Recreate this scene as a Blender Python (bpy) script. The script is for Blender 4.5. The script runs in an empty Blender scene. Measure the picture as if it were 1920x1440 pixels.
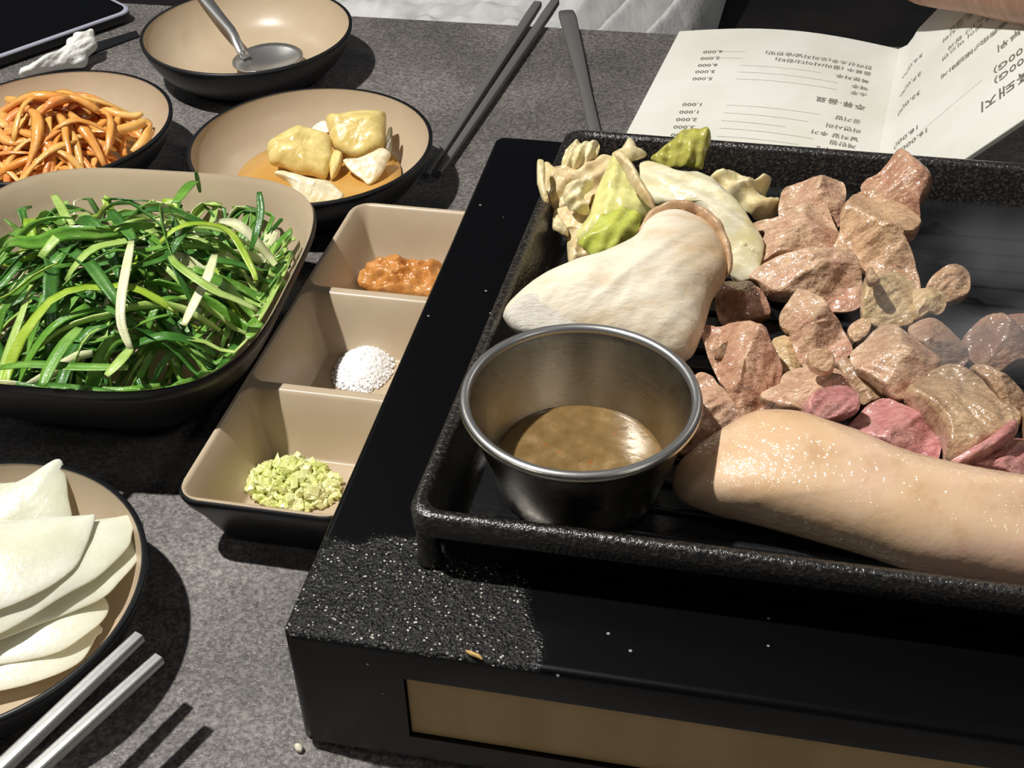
import bpy, bmesh, math, random
from mathutils import Vector, Matrix, noise

sc = bpy.context.scene
# ------------------------------------------------------------------ camera
FPX, PITCH, ROLL, CAMH = 2400.0, math.radians(39.0), math.radians(-1.5), 0.34
_x0 = Vector((1, 0, 0)); _u0 = Vector((0, math.sin(PITCH), math.cos(PITCH))); FWD = Vector((0, math.cos(PITCH), -math.sin(PITCH)))
RIGHT = _x0 * math.cos(ROLL) + _u0 * math.sin(ROLL)
UP = _u0 * math.cos(ROLL) - _x0 * math.sin(ROLL)
CAM = Vector((0, 0, CAMH))
cam = bpy.data.cameras.new('camera'); cam.sensor_width = 36; cam.sensor_fit = 'HORIZONTAL'; cam.lens = FPX / 1920 * 36; cam.clip_start = 0.01
camo = bpy.data.objects.new('camera', cam); sc.collection.objects.link(camo)
camo.matrix_world = Matrix((
    (RIGHT.x, UP.x, -FWD.x, CAM.x), (RIGHT.y, UP.y, -FWD.y, CAM.y), (RIGHT.z, UP.z, -FWD.z, CAM.z), (0, 0, 0, 1)))
sc.camera = camo
# ------------------------------------------------------------------ light
wd = bpy.data.worlds.new('room'); sc.world = wd; wd.use_nodes = True
wd.node_tree.nodes['Background'].inputs[0].default_value = (0.85, 0.92, 1.0, 1)
wd.node_tree.nodes['Background'].inputs[1].default_value = 0.035
lamp = bpy.data.lights.new('table_lamp', 'POINT'); lamp.energy = 58; lamp.color = (1.0, 0.97, 0.925); lamp.shadow_soft_size = 0.016
lo = bpy.data.objects.new('table_lamp', lamp); lo.location = (-0.486, 0.385, 1.1); sc.collection.objects.link(lo)
for k, (lx, ly, lz, en_) in enumerate(((1.15, -0.55, 1.5, 2.2), (1.3, 1.7, 1.5, 2.2), (-1.3, 1.9, 1.5, 2.2), (-1.2, -0.7, 1.5, 1.6))):   # added unseen lamps: weak fill, and something for the steel to reflect
    ld = bpy.data.lights.new('fill_lamp', 'AREA'); ld.shape = 'DISK'; ld.size = 0.26; ld.energy = en_; ld.color = (1.0, 0.95, 0.88)
    l2 = bpy.data.objects.new('fill_lamp', ld); l2.location = (lx, ly, lz); COL0 = sc.collection; COL0.objects.link(l2)
    l2.rotation_euler = (Vector((0.0, 0.5, 0.0)) - Vector((lx, ly, lz))).to_track_quat('-Z', 'Y').to_euler()
sc.view_settings.view_transform = 'Standard'; sc.view_settings.look = 'None'
sc.view_settings.gamma = 1; sc.view_settings.use_curve_mapping = False
sc.view_settings.exposure = 0.2

# ------------------------------------------------------------------ helpers
COL = sc.collection
def S(r, g=None, b=None):
    if g is None: r, g, b = r
    f = lambda c: (c / 255 / 12.92) if c <= 10.3 else ((c / 255 + 0.055) / 1.055) ** 2.4
    return (f(r), f(g), f(b), 1)

def ray(px, py):
    return FWD + RIGHT * ((px - 960) / FPX) + UP * (-(py - 720) / FPX)
def W(px, py, z=0.0):
    d = ray(px, py); return CAM + d * ((CAMH - z) / -d.z)
def onplane(px, py, a, n):
    d = ray(px, py); return CAM + d * ((a - CAM).dot(n) / d.dot(n))

def tag(o, label=None, cat=None, group=None, kind=None):
    if label: o['label'] = label
    if cat: o['category'] = cat
    if group: o['group'] = group
    if kind: o['kind'] = kind
    return o
def empty(name, loc, label, cat, group=None):
    o = bpy.data.objects.new(name, None); COL.objects.link(o); o.location = loc; o.empty_display_size = 0.01
    return tag(o, label, cat, group)
def obj(name, verts, faces, mat, parent=None, smooth=True, loc=None, sharp=None):
    verts = [Vector(v) for v in verts]
    if parent is not None:
        loc = parent.matrix_world.translation if parent.parent is None else loc
        base = Vector(parent.location)
        if parent.parent: base = base + parent.parent.location
        verts = [v - base for v in verts]
        o_loc = Vector((0, 0, 0))
    else:
        if loc is None:
            loc = sum(verts, Vector()) / len(verts); loc.z = min(v.z for v in verts)
        o_loc = Vector(loc); verts = [v - o_loc for v in verts]
    me = bpy.data.meshes.new(name); me.from_pydata([tuple(v) for v in verts], [], faces); me.update()
    if smooth:
        me.polygons.foreach_set('use_smooth', [True] * len(me.polygons))
        if sharp: 
            try: me.set_sharp_from_angle(angle=math.radians(sharp))
            except Exception: pass
    if mat: me.materials.append(mat)
    o = bpy.data.objects.new(name, me); COL.objects.link(o); o.location = o_loc
    if parent is not None: o.parent = parent
    return o

def catmull(pts, n, closed=True):
    m = len(pts); out = []
    D = len(pts[0])
    def P(i):
        return pts[i % m] if closed else pts[max(0, min(m - 1, i))]
    segs = m if closed else m - 1
    dense = []
    for i in range(segs):
        p0, p1, p2, p3 = P(i - 1), P(i), P(i + 1), P(i + 2)
        for k in range(12):
            t = k / 12
            dense.append(tuple(0.5 * (2 * p1[j] + (p2[j] - p0[j]) * t + (2 * p0[j] - 5 * p1[j] + 4 * p2[j] - p3[j]) * t * t + (3 * p1[j] - p0[j] - 3 * p2[j] + p3[j]) * t ** 3) for j in range(D)))
    dense.append(tuple(P(0)) if closed else tuple(pts[-1]))
    L = [0]
    for a, b in zip(dense, dense[1:]): L.append(L[-1] + math.dist(a, b))
    cnt = n if closed else n - 1
    j = 0
    for i in range(n):
        s = L[-1] * i / cnt
        while j < len(L) - 2 and L[j + 1] < s: j += 1
        t = (s - L[j]) / max(1e-12, L[j + 1] - L[j])
        out.append(tuple(a + (b - a) * t for a, b in zip(dense[j], dense[j + 1])))
    return out

def fbm(v, o=3):
    return noise.fractal(v, 1.0, 2.0, o)

def frame(ax, ay, z, lean):
    a = W(ax, ay, z); tc = (CAM - a).normalized()
    n = (Vector((0, 0, 1)) * (1 - lean) + tc * lean).normalized()
    e1 = Vector((0, 1, 0)).cross(n).normalized(); e2 = n.cross(e1)
    return a, n, e1, e2

def blob(name, pts, z, mat, lean=0.45, T=0.010, Tb=None, k=2.6, seg=64, rings=14, facets=3, fac=0.35, nz=0.10, nsc=90, seed=0,
         floor=None, parent=None, center=None, hf=None, sheet=None, fib=0.0, fdir=0.0, anchor=None, lock_floor=True, edge=0.0):
    """solid body whose outline is given in photo pixels: the outline lies in a leaning plane at height z, the body swells both sides of it"""
    rnd = random.Random(seed * 7 + 13)
    if anchor is None: anchor = max(pts, key=lambda p: p[1])
    a, n, e1, e2 = frame(anchor[0], anchor[1], z, lean)
    P2 = []
    for p in pts:
        w = onplane(p[0], p[1], a, n) - a; P2.append((w.dot(e1), w.dot(e2)))
    B = catmull(P2, seg)
    if center is None:
        A = cx = cy = 0
        for (x1, y1), (x2, y2) in zip(B, B[1:] + B[:1]):
            c = x1 * y2 - x2 * y1; A += c; cx += (x1 + x2) * c; cy += (y1 + y2) * c
        cen = (cx / (3 * A), cy / (3 * A))
    else:
        w = onplane(center[0], center[1], a, n) - a; cen = (w.dot(e1), w.dot(e2))
    size = sum(math.dist(b, cen) for b in B) / seg
    if Tb is None: Tb = T * 0.6
    F = []
    for i in range(facets):
        th = rnd.uniform(0, 2 * math.pi); F.append((math.cos(th), math.sin(th), rnd.uniform(0.35, 1.0) * fac, rnd.uniform(0.55, 0.95)))
    off = Vector((seed * 3.17, seed * 1.31, seed * 2.7))
    def top(x, y, r):
        h = T * max(0.0, 1 - r ** k) ** (1 / 2.2)
        dx, dy = x - cen[0], y - cen[1]
        for fx, fy, s, c in F:
            q = T * c + (dx * fx + dy * fy) * s
            d = 0.12 * T
            if q < h + d:
                hh = max(0, min(1, 0.5 + 0.5 * (h - q) / d)); h = h * (1 - hh) + q * hh - d * hh * (1 - hh) * 0.5
        return max(h, 0.0)
    V = []; Fc = []
    def pt(x, y, h):
        w = a + e1 * x + e2 * y + n * h
        return w
    ring_t = [math.sin(math.pi / 2 * i / rings) for i in range(1, rings + 1)]
    def tops(x, y, r):
        if sheet is not None:
            h = hf(x, y, r) if hf else 0
            return h + sheet / 2 * (1 - r ** 8) ** .5 if r < 1 else h
        h = top(x, y, r)
        q = Vector((x * nsc, y * nsc, 0)) + off
        d = fbm(q, 4) * nz * size
        if fib:
            c_, s_ = math.cos(fdir), math.sin(fdir)
            d += (noise.noise(Vector(((x * c_ + y * s_) * nsc * 1.2, (-x * s_ + y * c_) * nsc * 7, 0)) + off)) * fib * size
        if hf: h += hf(x, y, r)
        return h + d * (1 - 0.55 * r ** 6)
    def bots(x, y, r):
        if sheet is not None:
            h = hf(x, y, r) if hf else 0
            return h - sheet / 2 * (1 - r ** 8) ** .5 if r < 1 else h
        return -Tb * max(0.0, 1 - r ** 2.5) ** 0.5
    V.append(pt(cen[0], cen[1], tops(cen[0], cen[1], 0)))
    for r in ring_t:
        for j, b in enumerate(B):
            jj = 1 + edge * noise.noise(Vector((b[0] * nsc * 2, b[1] * nsc * 2, 5)) + off) * r
            x = cen[0] + (b[0] - cen[0]) * r * jj; y = cen[1] + (b[1] - cen[1]) * r * jj
            V.append(pt(x, y, tops(x, y, r)))
    nt = len(V)
    bi = {}
    rb = ring_t[:-1] if sheet is not None else ring_t[1:-1:2]
    V.append(pt(cen[0], cen[1], bots(cen[0], cen[1], 0)))
    for r in rb:
        for j, b in enumerate(B):
            x = cen[0] + (b[0] - cen[0]) * r; y = cen[1] + (b[1] - cen[1]) * r
            V.append(pt(x, y, bots(x, y, r)))
    R = rings
    for j in range(seg):
        j2 = (j + 1) % seg
        Fc.append((0, 1 + j, 1 + j2))
        for i in range(R - 1):
            Fc.append((1 + i * seg + j, 1 + (i + 1) * seg + j, 1 + (i + 1) * seg + j2, 1 + i * seg + j2))
        Fc.append((nt, nt + 1 + j2, nt + 1 + j))
        for i in range(len(rb) - 1):
            Fc.append((nt + 1 + i * seg + j, nt + 1 + i * seg + j2, nt + 1 + (i + 1) * seg + j2, nt + 1 + (i + 1) * seg + j))
        lb = nt + 1 + (len(rb) - 1) * seg; lt = 1 + (R - 1) * seg
        Fc.append((lb + j, lb + j2, lt + j2, lt + j))
    if floor is not None:
        V = [Vector((v.x, v.y, max(v.z, floor + 0.0002))) for v in V]
    return obj(name, V, Fc, mat, parent)

def lathe(prof, c, seg=72):
    """prof list of (r,z) ; returns verts, faces (open chain)"""
    V = []; F = []
    for r, z in prof:
        for j in range(seg):
            t = 2 * math.pi * j / seg
            V.append(Vector((c[0] + r * math.cos(t), c[1] + r * math.sin(t), c[2] + z)))
    for i in range(len(prof) - 1):
        for j in range(seg):
            j2 = (j + 1) % seg
            F.append((i * seg + j, i * seg + j2, (i + 1) * seg + j2, (i + 1) * seg + j))
    return V, F
def loft(loops, cap0=True, cap1=True):
    n = len(loops[0]); V = [v for l in loops for v in l]; F = []
    for i in range(len(loops) - 1):
        for j in range(n):
            j2 = (j + 1) % n
            F.append((i * n + j, i * n + j2, (i + 1) * n + j2, (i + 1) * n + j))
    if cap0: F.append(tuple(reversed(range(n))))
    if cap1: F.append(tuple(range((len(loops) - 1) * n, len(loops) * n)))
    return V, F
def rrect(u0, v0, u1, v1, r, n=6):
    out = []
    for cx, cy, a0 in ((u1 - r, v0 + r, -90), (u1 - r, v1 - r, 0), (u0 + r, v1 - r, 90), (u0 + r, v0 + r, 180)):
        for i in range(n + 1):
            t = math.radians(a0 + 90 * i / n); out.append((cx + r * math.cos(t), cy + r * math.sin(t)))
    return out
def sweep(path, prof_fn, seg, cap=True, upv=Vector((0, 0, 1))):
    """path: Vectors; prof_fn(i,t)-> list of (side,up) offsets"""
    V = []; F = []; n = len(path); pn = None
    for i, p in enumerate(path):
        d = (path[min(n - 1, i + 1)] - path[max(0, i - 1)]).normalized()
        s = d.cross(upv if not callable(upv) else upv(i)).normalized(); u = s.cross(d)
        for a, b in prof_fn(i, i / (n - 1)): V.append(p + s * a + u * b)
    for i in range(n - 1):
        for j in range(seg):
            j2 = (j + 1) % seg
            F.append((i * seg + j, i * seg + j2, (i + 1) * seg + j2, (i + 1) * seg + j))
    if cap:
        F.append(tuple(reversed(range(seg)))); F.append(tuple(range((n - 1) * seg, n * seg)))
    return V, F
def tube(path, rad, seg=8, sq=1.0):
    fn = (lambda i, t: [((rad(t) if callable(rad) else rad) * math.cos(2 * math.pi * j / seg), sq * (rad(t) if callable(rad) else rad) * math.sin(2 * math.pi * j / seg)) for j in range(seg)])
    return sweep(path, fn, seg)
def merge(*parts):
    V = []; F = []
    for v, f in parts:
        o = len(V); V += list(v); F += [tuple(i + o for i in q) for q in f]
    return V, F

# ------------------------------------------------------------------ materials
def mat(name, base, rough=0.5, metal=0.0, coat=0.0, coat_rough=0.1, spec=0.5, sss=0.0, sss_rad=(0.004, 0.002, 0.001), cols=None, nscale=80, ndetail=4, nstretch=None,
        bumps=(), rvar=None, trans=0.0, alpha=None, ior=1.45, extra=None, wcols=None, cb=()):
    m = bpy.data.materials.new(name); m.use_nodes = True; nt = m.node_tree; b = nt.nodes['Principled BSDF']
    I = b.inputs
    I['Base Color'].default_value = base; I['Roughness'].default_value = rough; I['Metallic'].default_value = metal
    I['Coat Weight'].default_value = coat; I['Coat Roughness'].default_value = coat_rough; I['Specular IOR Level'].default_value = spec
    I['IOR'].default_value = ior; I['Coat IOR'].default_value = 1.75 if coat >= 1 else 1.5; I['Transmission Weight'].default_value = trans
    if sss: 
        I['Subsurface Weight'].default_value = sss; I['Subsurface Radius'].default_value = sss_rad; I['Subsurface Scale'].default_value = 1.0
    tc = nt.nodes.new('ShaderNodeTexCoord'); vec = tc.outputs['Object']
    def nz(scale, detail=4, stretch=None, kind='N', rough_=0.55):
        src = vec
        if stretch:
            mp = nt.nodes.new('ShaderNodeMapping'); mp.inputs['Scale'].default_value = stretch[:3]
            if len(stretch) > 3: mp.inputs['Rotation'].default_value = stretch[3]
            nt.links.new(vec, mp.inputs[0]); src = mp.outputs[0]
        if kind == 'V':
            t = nt.nodes.new('ShaderNodeTexVoronoi'); t.inputs['Scale'].default_value = scale; nt.links.new(src, t.inputs['Vector']); return t.outputs['Distance']
        t = nt.nodes.new('ShaderNodeTexNoise'); t.inputs['Scale'].default_value = scale; t.inputs['Detail'].default_value = detail; t.inputs['Roughness'].default_value = rough_
        nt.links.new(src, t.inputs['Vector']); return t.outputs['Fac']
    def ramp(fac, stops):
        r = nt.nodes.new('ShaderNodeValToRGB'); e = r.color_ramp.elements
        while len(e) < len(stops): e.new(0.5)
        for el, (p, c) in zip(e, stops): el.position = p; el.color = c
        nt.links.new(fac, r.inputs[0]); return r.outputs[0]
    m['_'] = 0
    if cols:
        out = ramp(nz(nscale, ndetail, nstretch), cols)
        if wcols:
            w = ramp(nz(wcols[0], wcols[1], wcols[3] if len(wcols) > 3 else None), wcols[2])
            mx = nt.nodes.new('ShaderNodeMix'); mx.data_type = 'RGBA'; mx.blend_type = 'MULTIPLY' if len(wcols) < 5 else wcols[4]; mx.inputs[0].default_value = 1
            nt.links.new(out, mx.inputs[6]); nt.links.new(w, mx.inputs[7]); out = mx.outputs[2]
        nt.links.new(out, I['Base Color'])
    if rvar:
        mr = nt.nodes.new('ShaderNodeMapRange'); mr.inputs[1].default_value = 0.3; mr.inputs[2].default_value = 0.7; mr.inputs[3].default_value = rvar[1]; mr.inputs[4].default_value = rvar[2]
        nt.links.new(nz(rvar[0]), mr.inputs[0]); nt.links.new(mr.outputs[0], I['Roughness'])
    last = None
    for bm in bumps:
        scale, strength, dist = bm[:3]
        st = bm[3] if len(bm) > 3 else None; kd = bm[4] if len(bm) > 4 else 'N'
        bn = nt.nodes.new('ShaderNodeBump'); bn.inputs['Strength'].default_value = strength; bn.inputs['Distance'].default_value = dist
        nt.links.new(nz(scale, 3, st, kd), bn.inputs['Height'])
        if last: nt.links.new(last, bn.inputs['Normal'])
        last = bn.outputs[0]
    if last:
        nt.links.new(last, I['Normal'])
        if coat: nt.links.new(last, I['Coat Normal'])
    last = None
    for scale, strength, dist in cb:
        bn = nt.nodes.new('ShaderNodeBump'); bn.inputs['Strength'].default_value = strength; bn.inputs['Distance'].default_value = dist
        nt.links.new(nz(scale, 2), bn.inputs['Height'])
        if last: nt.links.new(last, bn.inputs['Normal'])
        last = bn.outputs[0]
    if last: nt.links.new(last, I['Coat Normal'])
    if extra: extra(nt, b, vec)
    del m['_']
    return m

M = {}
M['table'] = mat('dark_stone_laminate', S(92, 88, 85), 0.42, spec=0.6, coat=0.55, coat_rough=0.16, cb=[(1000, 1.0, 0.0008), (400, .5, .0008)], cols=[(0.30, S(98, 95, 92)), (0.5, S(124, 119, 116)), (0.68, S(150, 144, 140))], nscale=11, ndetail=8,
    wcols=(640, 5, [(0.32, (0.42, 0.42, 0.43, 1)), (0.5, (0.85, 0.85, 0.85, 1)), (0.64, (1.42, 1.4, 1.37, 1))]),
    bumps=[(1000, 0.8, 0.0008, (1, 1.8, 1)), (330, 0.25, 0.0007)], rvar=(40, 0.2, 0.34))
M['black_plastic'] = mat('matte_black_melamine', S(26, 27, 29), 0.38, spec=0.5, bumps=[(1500, 0.05, 0.0003)])
M['beige'] = mat('beige_melamine', S(193, 174, 147), 0.33, spec=0.5, cols=[(0.3, S(188, 168, 141)), (0.7, S(198, 180, 153))], nscale=25, bumps=[(700, 0.06, 0.0004)])
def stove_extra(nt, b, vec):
    # greasy splashes round the near-left corner: rough drops, their glints painted into the colour
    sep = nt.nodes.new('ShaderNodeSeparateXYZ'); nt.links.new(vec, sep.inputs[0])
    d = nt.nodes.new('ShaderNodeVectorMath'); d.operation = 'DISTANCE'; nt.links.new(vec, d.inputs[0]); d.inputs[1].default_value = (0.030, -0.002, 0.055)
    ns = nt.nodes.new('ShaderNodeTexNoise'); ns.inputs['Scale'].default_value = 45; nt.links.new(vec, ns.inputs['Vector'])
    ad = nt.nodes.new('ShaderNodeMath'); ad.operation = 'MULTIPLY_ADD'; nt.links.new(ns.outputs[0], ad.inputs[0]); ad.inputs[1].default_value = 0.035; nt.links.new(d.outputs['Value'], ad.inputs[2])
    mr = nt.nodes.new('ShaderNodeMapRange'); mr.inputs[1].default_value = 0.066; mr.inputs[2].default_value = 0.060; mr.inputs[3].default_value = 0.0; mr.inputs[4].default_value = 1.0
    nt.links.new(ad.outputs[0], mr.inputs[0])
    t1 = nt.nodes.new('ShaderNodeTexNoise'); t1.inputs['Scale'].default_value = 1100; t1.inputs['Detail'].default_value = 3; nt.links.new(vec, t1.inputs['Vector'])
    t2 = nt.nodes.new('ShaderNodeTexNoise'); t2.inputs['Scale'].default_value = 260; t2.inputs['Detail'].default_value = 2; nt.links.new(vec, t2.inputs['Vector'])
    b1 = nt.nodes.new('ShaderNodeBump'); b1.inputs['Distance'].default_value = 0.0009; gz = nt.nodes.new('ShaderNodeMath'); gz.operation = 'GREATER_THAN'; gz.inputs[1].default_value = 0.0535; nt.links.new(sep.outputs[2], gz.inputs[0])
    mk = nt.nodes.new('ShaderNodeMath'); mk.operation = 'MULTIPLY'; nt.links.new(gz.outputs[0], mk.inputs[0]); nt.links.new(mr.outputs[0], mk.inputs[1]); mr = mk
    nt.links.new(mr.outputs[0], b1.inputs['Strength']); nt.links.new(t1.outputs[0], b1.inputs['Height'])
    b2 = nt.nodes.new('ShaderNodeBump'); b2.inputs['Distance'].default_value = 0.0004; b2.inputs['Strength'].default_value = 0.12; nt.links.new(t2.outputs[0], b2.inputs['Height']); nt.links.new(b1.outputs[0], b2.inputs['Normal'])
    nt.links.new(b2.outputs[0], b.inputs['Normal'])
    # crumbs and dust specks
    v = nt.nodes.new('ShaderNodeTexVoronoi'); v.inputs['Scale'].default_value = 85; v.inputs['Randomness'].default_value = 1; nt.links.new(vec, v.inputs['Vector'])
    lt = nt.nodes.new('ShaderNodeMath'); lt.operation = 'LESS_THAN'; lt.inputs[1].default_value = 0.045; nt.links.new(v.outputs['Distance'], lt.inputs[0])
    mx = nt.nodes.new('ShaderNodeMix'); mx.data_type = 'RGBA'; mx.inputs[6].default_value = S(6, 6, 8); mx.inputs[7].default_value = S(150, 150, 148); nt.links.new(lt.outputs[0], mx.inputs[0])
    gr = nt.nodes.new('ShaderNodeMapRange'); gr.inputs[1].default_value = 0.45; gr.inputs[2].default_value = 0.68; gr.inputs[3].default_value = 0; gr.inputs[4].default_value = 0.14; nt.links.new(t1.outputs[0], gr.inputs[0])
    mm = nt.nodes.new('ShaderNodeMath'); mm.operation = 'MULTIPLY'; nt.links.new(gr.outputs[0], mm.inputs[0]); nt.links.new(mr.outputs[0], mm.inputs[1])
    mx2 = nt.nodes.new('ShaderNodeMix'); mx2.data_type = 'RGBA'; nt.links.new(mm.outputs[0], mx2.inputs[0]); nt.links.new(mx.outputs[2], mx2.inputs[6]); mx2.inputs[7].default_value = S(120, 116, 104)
    v3 = nt.nodes.new('ShaderNodeTexVoronoi'); v3.inputs['Scale'].default_value = 640; nt.links.new(vec, v3.inputs['Vector'])  # pale dots put into the base colour as bright glints on the grease
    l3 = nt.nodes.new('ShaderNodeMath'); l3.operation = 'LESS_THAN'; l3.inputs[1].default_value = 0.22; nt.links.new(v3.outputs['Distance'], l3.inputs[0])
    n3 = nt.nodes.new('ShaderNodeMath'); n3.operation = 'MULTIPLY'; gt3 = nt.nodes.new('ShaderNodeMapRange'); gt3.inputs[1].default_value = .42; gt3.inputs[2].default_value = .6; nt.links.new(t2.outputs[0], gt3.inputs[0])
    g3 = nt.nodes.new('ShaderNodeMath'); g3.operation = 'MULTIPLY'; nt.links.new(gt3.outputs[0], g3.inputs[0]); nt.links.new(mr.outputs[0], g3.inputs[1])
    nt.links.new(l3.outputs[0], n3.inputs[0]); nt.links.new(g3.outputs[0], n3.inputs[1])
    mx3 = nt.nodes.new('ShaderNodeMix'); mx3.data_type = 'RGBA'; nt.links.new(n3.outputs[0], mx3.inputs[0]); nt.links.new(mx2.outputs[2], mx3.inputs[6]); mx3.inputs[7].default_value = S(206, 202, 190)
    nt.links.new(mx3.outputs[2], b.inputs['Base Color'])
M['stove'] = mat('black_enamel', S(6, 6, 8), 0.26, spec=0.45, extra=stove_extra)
M['brass'] = mat('brass_sheet', S(182, 154, 106), 0.5, metal=0.2, cols=[(0.3, S(172, 146, 98)), (0.7, S(192, 164, 114))], nscale=30, nstretch=(1, 8, 0.15), bumps=[(300, 0.04, 0.0003)])
M['iron'] = mat('seasoned_cast_iron', S(30, 28, 27), 0.3, coat=.5, coat_rough=.12, spec=0.9, metal=0.0, cols=[(0.35, S(16, 16, 17)), (0.52, S(30, 28, 26)), (0.70, S(78, 70, 62))], nscale=800, ndetail=3, bumps=[(800, 0.6, 0.0009), (300, 0.25, 0.0006)])
M['iron_floor'] = mat('oily_cast_iron', S(22, 23, 25), 0.3, spec=0.6, bumps=[(350, 0.3, 0.0008)])
M['steel'] = mat('brushed_stainless_steel', S(186, 180, 168), 0.27, metal=1.0, bumps=[(160, 0.16, 0.0005, (0.4, 0.4, 14))], rvar=(120, 0.22, 0.34))
M['chrome'] = mat('polished_steel', S(200, 200, 198), 0.34, metal=0.9, bumps=[(400, 0.08, 0.0003)])
M['darksteel'] = mat('dull_dark_steel', S(128, 126, 124), 0.45, metal=0.45, bumps=[(500, 0.15, 0.0004)])
M['paper'] = mat('menu_paper', S(236, 235, 226), 0.6, spec=0.3, cols=[(0.35, S(228, 227, 214)), (0.6, S(238, 238, 230))], nscale=14)
M['board'] = mat('grey_board_edge', S(150, 150, 142), 0.7)
M['ink'] = mat('grey_ink', S(120, 118, 108), 0.7)
M['faint'] = mat('faint_ink', S(205, 204, 194), 0.7)

# ------------------------------------------------------------------ setting: table, seat beyond, floor
YAW = math.radians(-12.3); UU = Vector((math.cos(YAW), math.sin(YAW), 0)); VV = Vector((-UU.y, UU.x, 0))
TE = W(960, 45, 0)     # a point on the far edge of the table
ed = (W(1280, 63, 0) - W(662, 28, 0)).normalized(); en = Vector((-ed.y, ed.x, 0))
def tpt(a, b, z): q = TE + ed * a + en * b; return Vector((q.x, q.y, z))
lp = []
for z, i in ((-0.03, 0.002), (-0.002, 0.0), (0.0, 0.002)):
    lp.append([tpt(x, y, z) for x, y in rrect(-0.75 + i, -0.95 + i, 0.85 - i, 0 - i, 0.01, 4)])
V, F = loft(lp)
table = empty('table', TE + Vector((0, 0, -0.74)) - en * 0.45, 'dark grey stone-look restaurant table under all the dishes', 'table')
obj('table_top', V, F, M['table'], table, smooth=True, sharp=30)
for a, b in ((-0.68, -0.06), (0.78, -0.06), (-0.68, -0.89), (0.78, -0.89)):
    V, F = loft([[tpt(a + x, b + y, z) for x, y in rrect(-0.025, -0.025, 0.025, 0.025, 0.004, 2)] for z in (-0.74, -0.03)])
    obj('leg', V, F, M['black_plastic'], table, smooth=False)
V, F = loft([[tpt(x, y, z) for x, y in rrect(-2.2, -1.6, 2.2, 1.9, 0.01, 1)] for z in (-0.79, -0.74)])
tag(obj('floor', V, F, mat('dark_floor', S(30, 27, 25), 0.6, cols=[(0.3, S(24, 21, 20)), (0.7, S(38, 33, 30))], nscale=6), smooth=False), kind='structure', label='dark floor under the table and seat')
# padded dark seat opposite
M['seat'] = mat('dark_leatherette', S(22, 20, 20), 0.55, cols=[(0.4, S(16, 15, 16)), (0.62, S(34, 29, 28))], nscale=7, bumps=[(300, 0.2, 0.001)])
seat = empty('bench', tpt(0.2, 0.35, -0.74), 'dark upholstered seat beyond the far table edge, behind the menu', 'bench')
lp = []
for z, i, r in ((-0.74, 0.05, 0.03), (-0.36, 0.05, 0.03)): lp.append([tpt(x, y, z) for x, y in rrect(-1.1 + i, 0.06 + i, 1.3 - i, 1.0 - i, r, 4)])
V, F = loft(lp); obj('plinth', V, F, M['seat'], seat, sharp=40)
lp = []
for z, i in ((-0.36, 0.02), (-0.34, 0.0), (-0.22, 0.0), (-0.195, 0.015), (-0.185, 0.05)): lp.append([tpt(x, y, z) for x, y in rrect(-1.1 + i, 0.06 + i, 1.3 - i, 1.0 - i, 0.05, 6)])
V, F = loft(lp); obj('cushion', V, F, M['seat'], seat, sharp=60)

# white pleated cloth lying on the seat beyond the edge
M['whitecloth'] = mat('white_cotton', S(226, 226, 224), 0.85, spec=0.2, cols=[(0.35, S(214, 215, 214)), (0.65, S(232, 232, 230))], nscale=30, bumps=[(60, 0.35, 0.004), (900, 0.1, 0.0004)])
gx, gy = 190, 110; V = []; F = []
for side in (0, 1):
    for j in range(gy):
        for i in range(gx):
            s, t = i / (gx - 1), j / (gy - 1)
            b = 0.08 + t * 0.72; a = -0.32 + s * 0.440 + (b - .38) * .12
            w = max(0, min(1, (s - 0.70) / 0.06)); w = w * w * (3 - 2 * w)
            ph = (a - b * 0.24) * 2 * math.pi / 0.041
            z = -0.132 + w * 0.021 * (math.sin(ph) + 0.25 * math.sin(2 * ph + 0.4)) + (1 - .75 * w) * (0.012 * fbm(Vector((a * 18, b * 18, 3)), 4) + 0.004 * fbm(Vector((a * 60, b * 40, 9)), 3))
            e = max(0, (s - 0.965) / 0.035); z -= 0.02 * e * e
            V.append(tpt(a, b, z - 0.0025 * side))
n1 = gx * gy
for j in range(gy - 1):
    for i in range(gx - 1):
        q = (j * gx + i, j * gx + i + 1, (j + 1) * gx + i + 1, (j + 1) * gx + i); F.append(q); F.append(tuple(n1 + k for k in reversed(q)))
bd = [i for i in range(gx)] + [j * gx + gx - 1 for j in range(1, gy)] + [(gy - 1) * gx + i for i in range(gx - 2, -1, -1)] + [j * gx for j in range(gy - 2, 0, -1)]
for p, q in zip(bd, bd[1:] + bd[:1]): F.append((q, p, n1 + p, n1 + q))
tag(obj('white_cloth', V, F, M['whitecloth']), 'white pleated cloth just past the far edge of the table', 'cloth')

# ------------------------------------------------------------------ gas stove box
HS = 0.055
T0 = W(525, 1185, HS); T0.z = 0
def uv(u, v, z=0.0): q = T0 + UU * u + VV * v; return Vector((q.x, q.y, z))
SU, SV = 0.34, 0.3015
stove = empty('gas_stove', uv(0, 0, 0), 'black enamelled tabletop gas stove box with brass front panel under the griddle', 'stove')
stove.rotation_euler = (0, 0, 0)
def stove_local(V): return V
lp = []
def sl(i, z, r=0.004): return [uv(x, y, z) for x, y in rrect(i, i, SU - i, SV - i, r, 5)]
lp = [sl(0.004, 0.0), sl(0.004, 0.003), sl(0.0, 0.0045), sl(0.0, 0.0526), sl(0.0004, 0.0540), sl(0.0012, 0.0548), sl(0.0026, 0.055)]
lp += [[uv(x, y, z) for x, y in rrect(0.045, 0.045, SU - 0.045, SV - 0.04, 0.012, 5)] for z in (0.055, 0.053, 0.012)]
V, F = loft(lp)
body = obj('body', V, F, None, stove, sharp=50)
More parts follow.
